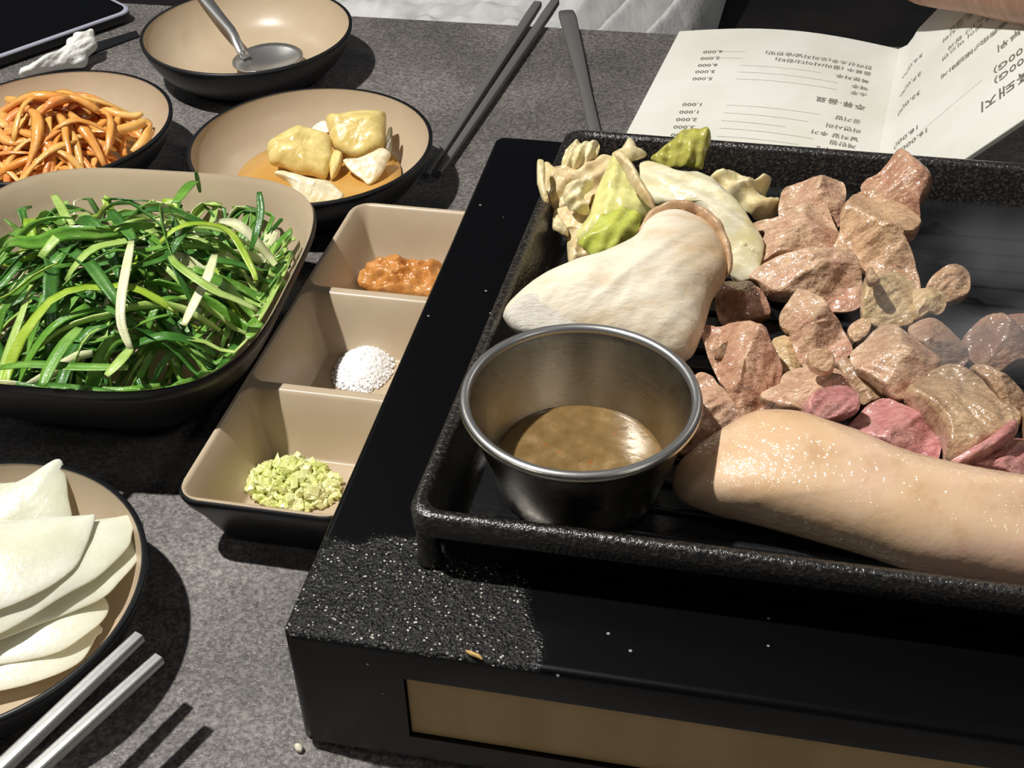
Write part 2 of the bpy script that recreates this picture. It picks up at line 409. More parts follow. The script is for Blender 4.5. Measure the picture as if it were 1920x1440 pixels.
# object-space of the material = stove frame (turned with the stove)
inv = Matrix.Rotation(-YAW, 4, 'Z')
for v in body.data.vertices: v.co = inv @ v.co
body.rotation_euler = (0, 0, YAW)
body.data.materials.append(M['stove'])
cut = bpy.data.meshes.new('cut'); bm = bmesh.new(); bmesh.ops.create_cube(bm, size=1)
for v in bm.verts: v.co = Vector((0.0355 + (v.co.x + 0.5) * 0.20, (v.co.y) * 0.005, 0.0145 + (v.co.z + 0.5) * 0.0275))
bm.to_mesh(cut); bm.free(); co = bpy.data.objects.new('cut', cut); COL.objects.link(co)
bpy.context.view_layer.update()
co.matrix_world = body.matrix_world.copy()
md = body.modifiers.new('b', 'BOOLEAN'); md.operation = 'DIFFERENCE'; md.object = co; md.solver = 'EXACT'
bpy.context.view_layer.update(); dg = bpy.context.evaluated_depsgraph_get()
nm = bpy.data.meshes.new_from_object(body.evaluated_get(dg)); body.modifiers.clear(); old = body.data; body.data = nm; bpy.data.meshes.remove(old)
bpy.data.objects.remove(co); bpy.data.meshes.remove(cut)
body.data.name = 'body'
def boxuv(u0, u1, v0, v1, z0, z1, r=0.0008):
    return loft([[uv(x, y, z) for x, y in rrect(u0 + i, v0 + i, u1 - i, v1 - i, r, 2)] for z, i in ((z0, r * .6), (z0 + r, 0), (z1 - r, 0), (z1, r * .6))])
V, F = boxuv(0.0358, 0.2352, 0.0014, 0.0024, 0.0148, 0.0417, 0.0003)
tag(obj('front_panel', V, F, M['brass'], stove, smooth=False), label='brass front panel')
for u, v in ((0.02, 0.02), (SU - 0.02, 0.02), (0.02, SV - 0.02), (SU - 0.02, SV - 0.02)):
    pass
# burner bar inside the box
V, F = merge(*[tube([uv(0.07, v, 0.03), uv(SU - 0.07, v, 0.03)], 0.008, 12) for v in (0.11, 0.20)])
obj('burner', V, F, M['darksteel'], stove)

# ------------------------------------------------------------------ cast iron griddle
ZR, ZF = 0.079, 0.060
SK = 0.032
def pu(u, v, z): return uv(u + SK * (v - 0.0293), v, z)
PU0, PU1, PV0, PV1 = 0.0307, 0.315, 0.0293, 0.2695
def pl(i, z, r): return [pu(x, y, z) for x, y in rrect(PU0 + i, PV0 + i, PU1 - i, PV1 - i, r, 8)]
griddle = empty('griddle_pan', pu(PU0, PV0, HS), 'black cast iron rectangular griddle pan full of pork on the stove', 'pan')
rim = [pl(0.0085, 0.0570, 0.006), pl(0.006, 0.0585, 0.007), pl(0.0035, 0.070, 0.008), pl(0.0006, 0.0702, 0.0075), pl(0.0, 0.0712, 0.0075), pl(0.0, 0.0772, 0.0075), pl(0.0008, 0.0786, 0.0075), pl(0.0022, 0.0791, 0.007),
       pl(0.0040, 0.0786, 0.0065), pl(0.0048, 0.0770, 0.006), pl(0.0085, 0.0628, 0.006)]
V, F = loft([pl(0.0085, 0.0628, 0.006), pl(0.0105, 0.0606, 0.006), pl(0.014, 0.0600, 0.006)], False, True); obj('cooking_surface', V, F, M['iron_floor'], griddle)
V, F = loft(rim, True, False); obj('pan_body', V, F, M['iron'], griddle)
for k in range(17):
    v = 0.052 + k * 0.0118
    path = [pu(0.052 + i * 0.0255, v, ZF + 0.0003) for i in range(11)]
    hump = [(-0.0022, 0), (-0.0009, 0.0011), (0, 0.0013), (0.0009, 0.0011), (0.0022, 0)]
    V, F = sweep(path, lambda i, t: hump, 5)
    obj('ridge', V, F, M['iron_floor'], griddle)
for u, v in ((PU0 + 0.005, PV0 + 0.0055), (PU1 - 0.006, PV0 + 0.0055), (PU0 + 0.0125, PV1 - 0.006), (PU1 - 0.006, PV1 - 0.006)):
    V, F = lathe([(0.0001, 0), (0.0034, 0), (0.0040, 0.001), (0.0036, 0.006), (0.0036, 0.0155)], pu(u - SK * (v - 0.0293), v, HS + 0.0001), 20); obj('foot', V, F, M['iron'], griddle)

# ------------------------------------------------------------------ round bowls
def bowl_profile(R, h):
    outer = [(R * .52, 0.0012), (R * .55, 0.0), (R * .60, 0.0), (R * .63, 0.0014), (R * .80, 0.0075), (R * .92, 0.0165), (R * .985, h - 0.004), (R * .9985, h - 0.0012), (R, h - 0.0006), (R * .996, h), (R * .972, h + 0.0002), (R * .966, h - .0004)]
    inner = [(R * .968, h - 0.0002), (R * .962, h - 0.0012), (R * .955, h - 0.0035), (R * .90, 0.0180), (R * .79, 0.0098), (R * .66, 0.0055), (R * .52, 0.0042), (R * .25, 0.0040), (R * .001, 0.0040)]
    return outer, inner
def bowl(c, R, h, label):
    e = empty('side_dish_bowl', (c.x, c.y, 0), label, 'bowl', 'round black and beige side dish bowls')
    o, i = bowl_profile(R, h)
    o = [(R * .001, 0.0012)] + o
    V, F = lathe(catmull(o, 34, False), (c.x, c.y, 0.0001), 84); obj('shell', V, F, M['black_plastic'], e)
    V, F = lathe(catmull(i, 30, False), (c.x, c.y, 0.0001), 84); V = list(V); F = [tuple(reversed(f)) if False else f for f in F]
    obj('lining', V, F, M['beige'], e)
    return e
BZ = 0.029
cK = Vector((-0.0989, 0.5834, 0)); cE = Vector((-0.1519, 0.7261, 0)); cR = Vector((-0.1831, 0.2866, 0)); cC = Vector((-0.2385, 0.6117, 0))
bowl(cE, 0.0625, BZ, 'round bowl, empty but for a metal spoon')
bowl(cK, 0.0620, BZ, 'round bowl of pickled cabbage in amber brine')
bowl(cR, 0.0611, BZ, 'round bowl of white pickled radish slices')
bowl(cC, 0.0632, BZ, 'round bowl of orange seasoned vegetable strands')

# ------------------------------------------------------------------ square bowl
SQC = Vector((-0.1655, 0.4415, 0)); SQY = math.radians(-9.5); SQH = 0.050
def sqloop(a, z, n=3.7, N=112):
    out = []
    for i in range(N):
        t = 2 * math.pi * i / N; c, s = math.cos(t), math.sin(t)
        x = a * math.copysign(abs(c) ** (2 / n), c); y = a * math.copysign(abs(s) ** (2 / n), s)
        out.append(Vector((SQC.x + x * math.cos(SQY) - y * math.sin(SQY), SQC.y + x * math.sin(SQY) + y * math.cos(SQY), z)))
    return out
SA = 0.0800
e = empty('square_bowl', (SQC.x, SQC.y, 0), 'large rounded-square black and beige bowl heaped with shredded scallions', 'bowl')
prof = [(.02, .0015), (.40, .0015), (.42, .0001), (.50, .0001), (.53, .002), (.70, .012), (.86, .028), (.955, .042), (.99, .0475), (1.0, .0490), (.998, .0499), (.988, .0503), (.978, .0502)]
prof = catmull(prof, 36, False); V, F = loft([sqloop(SA * a, z) for a, z in prof], True, False); obj('shell', V, F, M['black_plastic'], e)
prof = [(.981, .0504), (.970, .0503), (.958, .0492), (.948, .0465), (.91, .037), (.80, .0215), (.66, .0095), (.52, .0055), (.3, .005), (.02, .005)]
prof = catmull(prof, 32, False); V, F = loft([sqloop(SA * a, z) for a, z in prof], False, True); obj('lining', V, F, M['beige'], e)

# ------------------------------------------------------------------ three-compartment sauce tray
ZT = 0.029
TU0, TU1, TV0, TV1 = -0.0691, -0.0045, 0.0705, 0.2755
def tu(u, v, z): return uv(u + 0.026 * (v - TV0), v, z)
e = empty('sauce_tray', tu((TU0 + TU1) / 2, (TV0 + TV1) / 2, 0), 'long three-compartment sauce tray, beige inside, beside the stove', 'tray')
lp = [[tu(x, y, z) for x, y in rrect(TU0 + i, TV0 + i, TU1 - i, TV1 - i, max(0.003, r), 6)] for i, z, r in
      ((.0135, .0002, .003), (.012, .0001, .004), (.0105, .0008, .005), (.0045, .017, .007), (.0012, .0235, .0085), (.0002, .0265, .009), (0, .0278, .009), (.0004, .0287, .009), (.0012, .0290, .0085))]
V, F = loft(lp, True, False); obj('shell', V, F, M['black_plastic'], e)
def sm(x): x = max(0, min(1, x)); return x * x * (3 - 2 * x)
cells = [(TV0 + .0022, 0.1350), (0.1388, 0.2012), (0.2050, TV1 - .0022)]
def tray_h(u, v):
    best = 0.0
    for a, b in cells:
        # rounded-rectangle signed distance inside the cell
        cx, cy, hx, hy, r = (TU0 + TU1) / 2, (a + b) / 2, (TU1 - TU0) / 2 - .0022, (b - a) / 2, 0.006
        qx, qy = abs(u - cx) - hx + r, abs(v - cy) - hy + r
        d = -(min(max(qx, qy), 0) + math.hypot(max(qx, 0), max(qy, 0)) - r)
        if d > 0: best = max(best, d)
    run, dep = 0.0115, 0.0245
    x = best / run
    if x <= 0: return ZT
    t = min(1, x)
    return ZT - dep * (t + 0.045 * math.sin(2 * math.pi * t) * -1 if t < 1 else 1)
nu, nv = 92, 270; V = []; F = []
for j in range(nv):
    v = TV0 + .0008 + (TV1 - TV0 - .0016) * j / (nv - 1)
    for i in range(nu):
        u = TU0 + .0008 + (TU1 - TU0 - .0016) * i / (nu - 1)
        # keep the corners of the sheet inside the rounded rim
        cu, cv = (TU0 + TU1) / 2, (TV0 + TV1) / 2; hx, hy, r = (TU1 - TU0) / 2 - .0010, (TV1 - TV0) / 2 - .0010, .0085
        qx, qy = abs(u - cu) - hx + r, abs(v - cv) - hy + r
        uu, vv_ = u, v
        if qx > 0 and qy > 0:
            l = math.hypot(qx, qy)
            if l > r: uu = cu + math.copysign(hx - r + qx * r / l, u - cu); vv_ = cv + math.copysign(hy - r + qy * r / l, v - cv)
        V.append(tu(uu, vv_, tray_h(uu, vv_) + 0.0001))
for j in range(nv - 1):
    for i in range(nu - 1): F.append((j * nu + i, j * nu + i + 1, (j + 1) * nu + i + 1, (j + 1) * nu + i))
obj('lining', V, F, M['beige'], e)
#PART2
# ------------------------------------------------------------------ food on the griddle
def A3(*p): return [(1280 + x / 3, 260 + y / 3) for x, y in p]          # readings taken from two enlarged views
def B3(*p): return [(1240 + x * 0.3888, 560 + y * 0.3888) for x, y in p]
def meat_mat(name, c1, c2, c3, rough=0.4, bs=1.0):
    g = lambda v, w: (v, v * w, v * w * w, 1)
    return mat(name, c2, rough, spec=0.35, coat=1.0, coat_rough=0.11, sss=0.04, cols=[(0.30, c1), (0.5, c2), (0.68, c3)], nscale=75, ndetail=6,
               wcols=(170, 5, [(0.30, g(1.02, 1)), (0.44, g(1.0, .99)), (0.49, g(.74, .93)), (0.53, g(.98, .98)), (0.62, g(1.06, 1)), (0.72, g(.86, .95))], (1, 2.6, 1, (0.4, 0.2, 0.7))),
               bumps=[(170, 0.55 * bs, 0.003, (1, 2.6, 1, (0.4, 0.2, 0.7))), (600, 0.35 * bs, 0.0008)], cb=[(360, 1.0, 0.0011), (120, 0.6, 0.0012)])
MT = {
 'tan': meat_mat('seared_pork_tan', S(224, 188, 148), S(212, 174, 138), S(196, 150, 116)),
 'pink': meat_mat('half_cooked_pork', S(224, 192, 158), S(212, 172, 142), S(198, 146, 124)),
 'raw': meat_mat('pink_raw_pork', S(222, 172, 162), S(210, 146, 142), S(198, 124, 124), 0.28, .7),
 'brown': meat_mat('browned_pork', S(214, 174, 142), S(200, 152, 124), S(178, 124, 98)),
 'grey': meat_mat('grey_cooked_pork', S(208, 178, 142), S(194, 162, 128), S(178, 140, 108)),
 'fat': meat_mat('rendered_pork_fat', S(232, 208, 160), S(226, 196, 150), S(206, 166, 118)),
}
PG = 'pork chunks grilling on the pan'
def meat(pts, z, m, label, seed, T=0.010, lean=0.5, fac=0.95, k=3.8, nz=0.12, fdir=0.6, fib=0.07, center=None, facets=5, extra=None, Tb=None):
    o = blob('pork_chunk', pts, z, MT[m], lean=lean, T=T, Tb=Tb, k=k, seg=72, rings=18, facets=facets, fac=fac, nz=nz, nsc=110, seed=seed, floor=ZF + 0.0012, fib=fib, fdir=fdir, center=center, edge=0.03)
    tag(o, label, 'pork', PG); return o
zb = ZF + 0.003
meat(A3((1210,72),(1260,100),(1390,220),(1390,300),(1335,380),(1325,460),(1180,370),(1010,300),(1030,230),(1110,185)), zb + .017, 'brown', 'browned pork chunk with a pointed tip, highest up against the pan back wall', 1, T=.009)
meat(A3((1000,300),(1080,285),(1220,360),(1330,450),(1335,500),(1300,560),(1245,570),(1285,650),(1320,740),(1338,850),(1270,862),(1050,780),(930,690),(845,625),(880,540),(888,430),(940,350)), zb + .006, 'tan', 'long pale pork strip running down from the browned pointed chunk', 2, T=.012, fdir=.2, nz=.07)
meat(A3((555,300),(640,252),(760,233),(890,238),(918,300),(905,400),(875,500),(800,490),(640,470),(545,450)), zb + .010, 'pink', 'pinkish pork chunk right of the cabbage, at the back', 3, T=.010)
meat(A3((545,440),(640,385),(740,355),(805,370),(832,430),(880,545),(850,645),(700,675),(520,700),(425,728),(428,620),(462,545),(445,515),(388,512),(398,470),(455,452)), zb + .004, 'pink', 'pork chunk with a purple-pink stripe in front of the pinkish back chunk', 4, T=.012, fdir=.1)
meat(A3((375,795),(430,738),(560,678),(840,650),(940,648),(995,720),(1014,850),(1004,945),(920,975),(800,965),(700,925),(600,915),(480,895),(430,835)), zb + .002, 'pink', 'wide knobbly pork chunk in the middle of the back half', 5, T=.013, nz=.13)
meat(A3((180,820),(240,808),(370,815),(405,850),(470,920),(495,985),(470,1015),(330,1065),(230,1055),(188,960)), zb, 'brown', 'small square pork cube just right of the mushroom', 6, T=.011)
meat(B3((190,140),(270,135),(380,138),(480,162),(520,220),(585,350),(560,430),(545,550),(400,580),(320,480),(235,300)), zb + .001, 'brown', 'browned pork chunk with a charred spot right of the steel cup', 7, T=.014, fdir=1.2)
meat(B3((175,355),(240,370),(290,440),(350,520),(380,600),(300,640),(200,700),(90,760),(60,640),(120,450)), zb, 'pink', 'pale pork chunk wedged between steel cup and pork belly slab', 8, T=.011)
meat(A3((500,1150),(560,1120),(615,1145),(690,1270),(660,1330),(540,1320)), zb + .001, 'fat', 'small tan fatty piece beside the charred-spot chunk', 10, T=.008)
meat(A3((540,1010),(590,935),(640,865),(690,870),(785,930),(835,1000),(895,1060),(945,1150),(950,1205),(900,1240),(850,1262),(700,1290),(640,1220),(598,1095),(555,1065)), zb + .006, 'pink', 'upright pink pork strip in the very middle of the heap', 9, T=.011, fdir=.2)
meat(A3((1005,870),(1028,790),(1100,800),(1200,755),(1295,810),(1302,900),(1302,1035),(1200,1075),(1080,1075),(1005,1030)), zb + .008, 'fat', 'golden fatty pork chunk with a small curled tag on top', 11, T=.012, nz=.12)
meat(A3((1028,800),(1038,735),(1062,732),(1085,770),(1110,812),(1060,835)), zb + .024, 'grey', 'tiny curled tag sticking up from the golden fatty chunk', 12, T=.003, facets=0)
meat(A3((925,1085),(1010,1025),(1060,1060),(1040,1130),(960,1170)), zb + .004, 'tan', 'small knob of pork left below the golden fatty chunk', 13, T=.007)
meat(A3((1360,855),(1440,765),(1540,740),(1610,780),(1605,885),(1500,935),(1400,930)), zb + .004, 'tan', 'rounded pork chunk at right, in the smoke below the pan ridges', 14, T=.010)
meat(A3((1295,860),(1370,845),(1440,850),(1480,905),(1470,965),(1430,990),(1385,985),(1310,1022)), zb + .012, 'fat', 'ragged tan fatty piece between golden chunk and rounded chunk', 15, T=.006, nz=.14)
meat(A3((1270,1060),(1380,1015),(1450,1030),(1565,1150),(1610,1225),(1580,1280),(1480,1320),(1380,1240),(1290,1150)), zb + .006, 'pink', 'smooth pale pink pork piece behind the large pinkish chunk', 16, T=.010, nz=.06)
meat(B3((1440,215),(1540,110),(1650,110),(1740,190),(1800,260),(1790,310),(1700,330),(1640,360),(1560,380),(1480,310)), zb + .002, 'brown', 'brown pork chunk at the right edge, dimmed by smoke', 17, T=.012)
meat(B3((1590,150),(1680,90),(1800,110),(1830,220),(1760,280),(1660,260)), zb + .003, 'brown', 'dark pork chunk furthest right behind the smoke', 18, T=.010)
meat(B3((1480,360),(1545,345),(1740,460),(1752,530),(1690,580),(1610,500),(1550,430)), zb + .010, 'tan', 'narrow pork strip along the far side of the broad grey slab', 19, T=.009)
meat(B3((912,270),(1000,180),(1060,128),(1110,138),(1230,218),(1345,320),(1250,420),(1170,500),(1090,475),(1000,395),(935,350)), zb + .010, 'pink', 'large pinkish pork chunk with grain lines behind the broad grey slab', 20, T=.013, fdir=2.5, fib=.07)
meat(B3((840,330),(880,300),(950,335),(1010,390),(1085,455),(1050,500),(960,520),(900,430)), zb + .003, 'grey', 'greyish pork scrap between the red-faced chunk and the large pinkish chunk', 21, T=.008)
meat(B3((700,290),(760,262),(830,290),(830,345),(790,370),(720,345)), zb + .022, 'tan', 'little rounded pork knob lying on the red-faced chunk', 22, T=.006, facets=1)
meat(B3((475,485),(560,430),(600,360),(700,338),(800,350),(885,398),(945,460),(955,535),(885,575),(800,610),(700,595),(575,570)), zb + .005, 'pink', 'pale pork chunk with a red raw face in front of the middle', 23, T=.014, nz=.08)
meat(B3((670,560),(700,500),(790,455),(900,440),(950,490),(945,545),(880,580),(790,612),(715,600)), zb + .012, 'raw', 'red raw cut face turned up at the front of the heap', 24, T=.009, nz=.04, facets=2)
meat(B3((890,650),(955,560),(1000,510),(1090,478),(1185,530),(1255,580),(1325,660),(1350,725),(1325,800),(1240,800),(1100,750),(980,700)), zb + .004, 'raw', 'bright pink raw pork chunk behind the belly slab', 25, T=.012, nz=.06)
meat(B3((1165,470),(1260,388),(1340,328),(1450,325),(1565,410),(1625,500),(1700,555),(1735,600),(1690,670),(1480,820),(1365,815),(1355,720),(1300,620),(1205,530)), zb + .006, 'grey', 'broad grey-brown pork slab with a pink edge at the right front', 26, T=.013, facets=3, fdir=2.0)
meat(B3((1365,820),(1400,790),(1560,700),(1700,590),(1720,640),(1660,700),(1520,790),(1420,830)), zb + .012, 'raw', 'thin pink edge strip below the broad grey slab', 28, T=.005, nz=.04, facets=0)
meat(B3((1440,840),(1560,760),(1690,690),(1800,700),(1850,800),(1800,920),(1650,880)), zb + .006, 'raw', 'pink marbled pork chunk at the right edge behind the belly slab', 27, T=.012)
meat(B3((1728,580),(1755,535),(1860,545),(1880,690),(1790,720),(1738,690)), zb + .010, 'grey', 'grey pork chunk cut by the right edge of the picture', 29, T=.012)

for nm_, pts_, par_lab in (('char_spot', B3((300,215),(345,200),(360,235),(340,290),(290,300),(255,290),(270,245)), 'charred spot'), ('char_spot', A3((1170,700),(1230,690),(1260,720),(1220,745),(1180,730)), 'long pale pork strip')):
    par_ = next(o for o in bpy.data.objects if o.name.startswith('pork_chunk') and par_lab in o['label'])
    hit = None
    for q in pts_:
        pass
    cx_ = sum(p[0] for p in pts_) / len(pts_); cy_ = sum(p[1] for p in pts_) / len(pts_)
    bpy.context.view_layer.update()
    ok_, loc_, nor_, fi_ = par_.ray_cast(CAM - par_.location, ray(cx_, cy_).normalized())
    zz_ = (par_.location + loc_).z if ok_ else zb + .02
    blob(nm_, pts_, zz_ - .0006, mat('char', S(104, 70, 40), .5, cols=[(.35, S(74, 46, 24)), (.65, S(140, 98, 58))], nscale=260, bumps=[(500, .6, .001)]), lean=.55, T=.0011, Tb=.002, seg=30, rings=7, facets=0, nz=.12, nsc=400, seed=3, parent=par_, anchor=(cx_, cy_), edge=.2)

# big belly slab with rind
def rind_extra(nt, b, vec):
    v = nt.nodes.new('ShaderNodeTexNoise'); v.inputs['Scale'].default_value = 28; nt.links.new(vec, v.inputs['Vector'])
M['rind'] = mat('pork_rind', S(232, 198, 164), 0.45, spec=0.3, coat=1.0, coat_rough=0.055, sss=0.15, cols=[(0.30, S(224, 186, 142)), (0.5, S(234, 200, 164)), (0.68, S(236, 194, 170))], nscale=26, ndetail=4,
    wcols=(90, 6, [(0.30, (0.86, 0.80, 0.74, 1)), (0.48, (1, 1, 1, 1))]), bumps=[(420, 0.14, 0.0008), (110, 0.2, 0.0014)], cb=[(430, 1.0, 0.00075), (160, 0.5, 0.0006)])
SLAB = B3((55,880),(85,800),(190,705),(310,625),(410,570),(500,555),(640,565),(770,608),(930,660),(1110,738),(1360,812),(1749,885),(2100,930),(2330,1000),(2400,1180),(2330,1400),(2150,1470),(1749,1412),(1560,1378),(1250,1322),(1000,1240),(700,1152),(420,1075),(250,1035),(120,985),(62,940))
slab = blob('pork_belly_slab', SLAB, ZF + 0.0065, M['rind'], lean=0.62, T=0.0185, Tb=0.012, k=2.6, seg=140, rings=26, facets=0, nz=0.012, nsc=30, seed=31, floor=ZF + 0.0012, anchor=B3((700,1152))[0], center=B3((1150,1000))[0])
tag(slab, 'large whole pork belly slab, rind side up, along the front of the griddle', 'pork')

# king oyster mushroom
_mo = W(1150, 640, ZF); _mc = W(1345, 520, ZF + .022) - _mo
def mush_extra(nt, b, vec):
    src = b.inputs['Base Color'].links[0].from_socket
    d = nt.nodes.new('ShaderNodeVectorMath'); d.operation = 'DISTANCE'; d.inputs[1].default_value = _mc; nt.links.new(vec, d.inputs[0])
    r = nt.nodes.new('ShaderNodeMapRange'); r.inputs[1].default_value = .030; r.inputs[2].default_value = .012; r.inputs[3].default_value = 0; r.inputs[4].default_value = .75; nt.links.new(d.outputs['Value'], r.inputs[0])
    mx = nt.nodes.new('ShaderNodeMix'); mx.data_type = 'RGBA'; mx.inputs[7].default_value = S(206, 170, 124); nt.links.new(r.outputs[0], mx.inputs[0]); nt.links.new(src, mx.inputs[6]); nt.links.new(mx.outputs[2], b.inputs['Base Color'])
M['mushroom'] = mat('mushroom_flesh', S(236, 226, 204), 0.55, spec=0.4, sss=0.15, cols=[(0.30, S(222, 200, 164)), (0.48, S(236, 224, 200)), (0.7, S(242, 234, 214))], nscale=60, ndetail=5, nstretch=(1, 2.5, 1, (0, 0, 0.6)),
    bumps=[(170, 0.35, 0.0014, (1, 3, 1, (0, 0, 0.7))), (700, 0.15, 0.0005)], extra=lambda *a: mush_extra(*a))
M['mushcap'] = mat('mushroom_cap', S(190, 152, 116), 0.4, coat=0.25, cols=[(0.3, S(166, 124, 90)), (0.6, S(206, 172, 134))], nscale=120, bumps=[(350, 0.5, 0.001)])
M['mushcut'] = mat('mushroom_cut', S(216, 210, 196), 0.6, cols=[(0.35, S(204, 196, 180)), (0.65, S(224, 218, 206))], nscale=300, nstretch=(1, 3, 1), bumps=[(500, 0.5, 0.0008, (1, 4, 1))])
def C3(*p): return [(920 + x * 0.29167, 230 + y * 0.29167) for x, y in p]
stem_pts = C3((82,1240),(170,1130),(310,1025),(520,930),(700,880),(920,775),(1010,660),(1110,600),(1240,590),(1380,650),(1470,740),(1520,860),(1525,960),(1480,1060),(1425,1140),(1395,1240),(1345,1400),(1270,1520),(1060,1560),(700,1500),(350,1420),(160,1345))
mush = empty('king_oyster_mushroom', W(1150, 640, ZF), 'halved king oyster mushroom behind the steel cup', 'mushroom')
blob('stem', stem_pts, ZF + 0.012, M['mushroom'], lean=0.5, T=0.016, Tb=0.010, k=2.2, seg=110, rings=24, facets=0, nz=0.03, nsc=45, seed=41, floor=ZF + 0.0015, parent=mush, center=C3((900,1080))[0], fib=.02, fdir=.7, anchor=C3((700,1500))[0])
cut_pts = C3((78,1245),(130,1180),(210,1118),(320,1105),(400,1130),(470,1180),(580,1210),(660,1255),(640,1330),(500,1380),(330,1390),(165,1350))
tag(blob('cut_face', cut_pts, ZF + 0.0185, M['mushcut'], lean=0.62, T=0.0045, Tb=.006, k=8, seg=56, rings=10, facets=0, nz=0.01, seed=42, floor=ZF + 0.0015, parent=mush, anchor=C3((330,1390))[0]), label='pale cut base of the mushroom')
# cap: curled rim along the upper right outline
n_cap = 40
cap_line = catmull(C3((960,720),(1010,650),(1080,598),(1180,578),(1290,600),(1370,640),(1450,720),(1508,830),(1530,950),(1515,1010)), n_cap, False)
a_, nn_, e1_, e2_ = frame(*C3((700,1500))[0], ZF + 0.012, 0.5)
path = [onplane(p[0], p[1], a_, nn_) + nn_ * (0.002 + 0.002 * math.sin(math.pi * i / (n_cap - 1))) + nn_ * 0.0008 * noise.noise(Vector((i * .45, 0, 1))) for i, p in enumerate(cap_line)]
def capprof(i, t):
    w = (0.0019 + 0.0009 * noise.noise(Vector((i * .3, 2, 0)))) * (math.sin(math.pi * min(1, max(0.04, t))) ** .35)
    return [(w * math.cos(2 * math.pi * j / 10), 2.3 * w * math.sin(2 * math.pi * j / 10)) for j in range(10)]
V, F = sweep(path, capprof, 10, upv=nn_); tag(obj('cap', V, F, M['mushcap'], mush), label='brown curled cap rim of the mushroom')

# cabbage leaves
def leaf_mat(name, c1, c2, c3, rough=0.3):
    return mat(name, c2, rough, spec=0.4, coat=0.3, coat_rough=0.12, sss=0.12, cols=[(0.3, c1), (0.5, c2), (0.7, c3)], nscale=55, ndetail=4, wcols=(75, 4, [(.34, (.86, .84, .74, 1)), (.46, (1, 1, 1, 1)), (.5, (1.1, 1.1, 1.12, 1)), (.54, (1, 1, 1, 1)), (.68, (.92, .88, .74, 1))], (1, 2.4, 1, (.2, .1, .9))), bumps=[(120, 0.3, 0.002), (420, 0.2, 0.0008)], cb=[(260, 1, .0010)])
LM = {'pale': leaf_mat('cabbage_pale', S(228, 208, 150), S(236, 222, 178), S(222, 190, 136)), 'yellow': leaf_mat('cabbage_yellow_green', S(214, 212, 128), S(226, 222, 150), S(196, 200, 96)),
      'green': leaf_mat('cabbage_green', S(176, 188, 70), S(196, 202, 96), S(150, 164, 60)), 'olive': leaf_mat('cabbage_olive', S(168, 164, 72), S(184, 180, 92), S(140, 146, 56)),
      'white': leaf_mat('cabbage_white_rib', S(232, 222, 180), S(240, 234, 206), S(226, 212, 152)), 'beige': leaf_mat('cabbage_soft_beige', S(226, 204, 150), S(232, 210, 166), S(214, 180, 128))}
def leaf(pts, z, m, label, seed, lean=0.45, amp=0.0025, freq=160, dome=0.004, th=0.0016, ruf=0.0, center=None, vein=None, edge=.03):
    off = Vector((seed * 2.3, seed * .7, 0))
    def hf(x, y, r):
        h = dome * (1 - r * r) + amp * fbm(Vector((x * freq, y * freq, 0)) + off, 3)
        if vein:
            c, s = math.cos(vein[0]), math.sin(vein[0]); q = -x * s + y * c
            h += vein[1] * math.sin(q * 2 * math.pi / vein[2])
        if ruf: h += ruf * r ** 3 * math.sin(math.atan2(y, x) * 9 + seed) 
        return h
    o = blob('cabbage_leaf', pts, z, LM[m], lean=lean, seg=88, rings=16, sheet=th, hf=hf, seed=seed, floor=ZF + 0.0008, center=center, edge=edge)
    tag(o, label, 'cabbage', 'grilled cabbage leaves on the pan'); return o
leaf(C3((400,640),(430,570),(600,560),(720,700),(760,860),(660,900),(520,920),(495,840),(480,730),(405,690)), ZF + .004, 'beige', 'limp beige cabbage leaf lowest at the left, against the pan wall', 51, dome=.006, amp=.003, freq=70, vein=(1.1, .0006, .005))
leaf(C3((455,260),(500,150),(540,120),(600,140),(690,125),(695,200),(640,260),(560,300),(470,300)), ZF + .024, 'pale', 'small fan-shaped pale cabbage end at the back left corner', 52, vein=(1.2, .0008, .0035))
leaf(C3((305,270),(335,250),(360,320),(420,275),(560,300),(640,240),(760,220),(850,240),(860,400),(760,560),(600,575),(480,575),(390,540),(335,480),(300,380)), ZF + .014, 'beige', 'ruffled beige cabbage leaf curling over the left rim of the pan', 53, amp=.0045, freq=60, dome=.003, ruf=.0012, vein=(.7, .0008, .0062))
leaf(C3((780,200),(830,180),(880,110),(920,125),(950,180),(1000,190),(990,225),(900,260),(820,260)), ZF + .030, 'pale', 'small frilly pale cabbage tip at the back, left of the olive leaf', 54, amp=.002, freq=120)
leaf(C3((1030,235),(1100,160),(1180,90),(1250,35),(1330,35),(1385,25),(1412,60),(1410,130),(1375,230),(1355,300),(1260,290),(1130,280)), ZF + .022, 'olive', 'olive-green crumpled cabbage leaf standing above the pan back wall', 55, amp=.0045, freq=75, dome=.003, lean=.75, vein=(1.2, .0006, .005))
leaf(C3((1400,380),(1440,345),(1560,330),(1680,350),(1700,400),(1790,370),(1800,400),(1770,470),(1855,520),(1830,590),(1700,620),(1600,560),(1480,480)), ZF + .010, 'pale', 'ribbed cabbage root end left of the pinkish back pork', 56, vein=(.35, .0026, .0105), dome=.006)
leaf(C3((960,260),(1080,255),(1180,290),(1320,310),(1440,380),(1560,500),(1680,640),(1760,760),(1740,880),(1720,980),(1640,1020),(1550,1000),(1500,860),(1380,660),(1200,560),(1060,540),(980,430)), ZF + .009, 'white', 'large white cabbage rib leaf stretched across behind the mushroom', 57, dome=.005, amp=.003, freq=45, th=.003, vein=(-.75, .0005, .0075))
leaf(C3((1540,760),(1640,740),(1730,860),(1720,980),(1650,1030),(1540,1000)), ZF + .006, 'pale', 'translucent cabbage end tucked between mushroom cap and pork', 58, dome=.006)
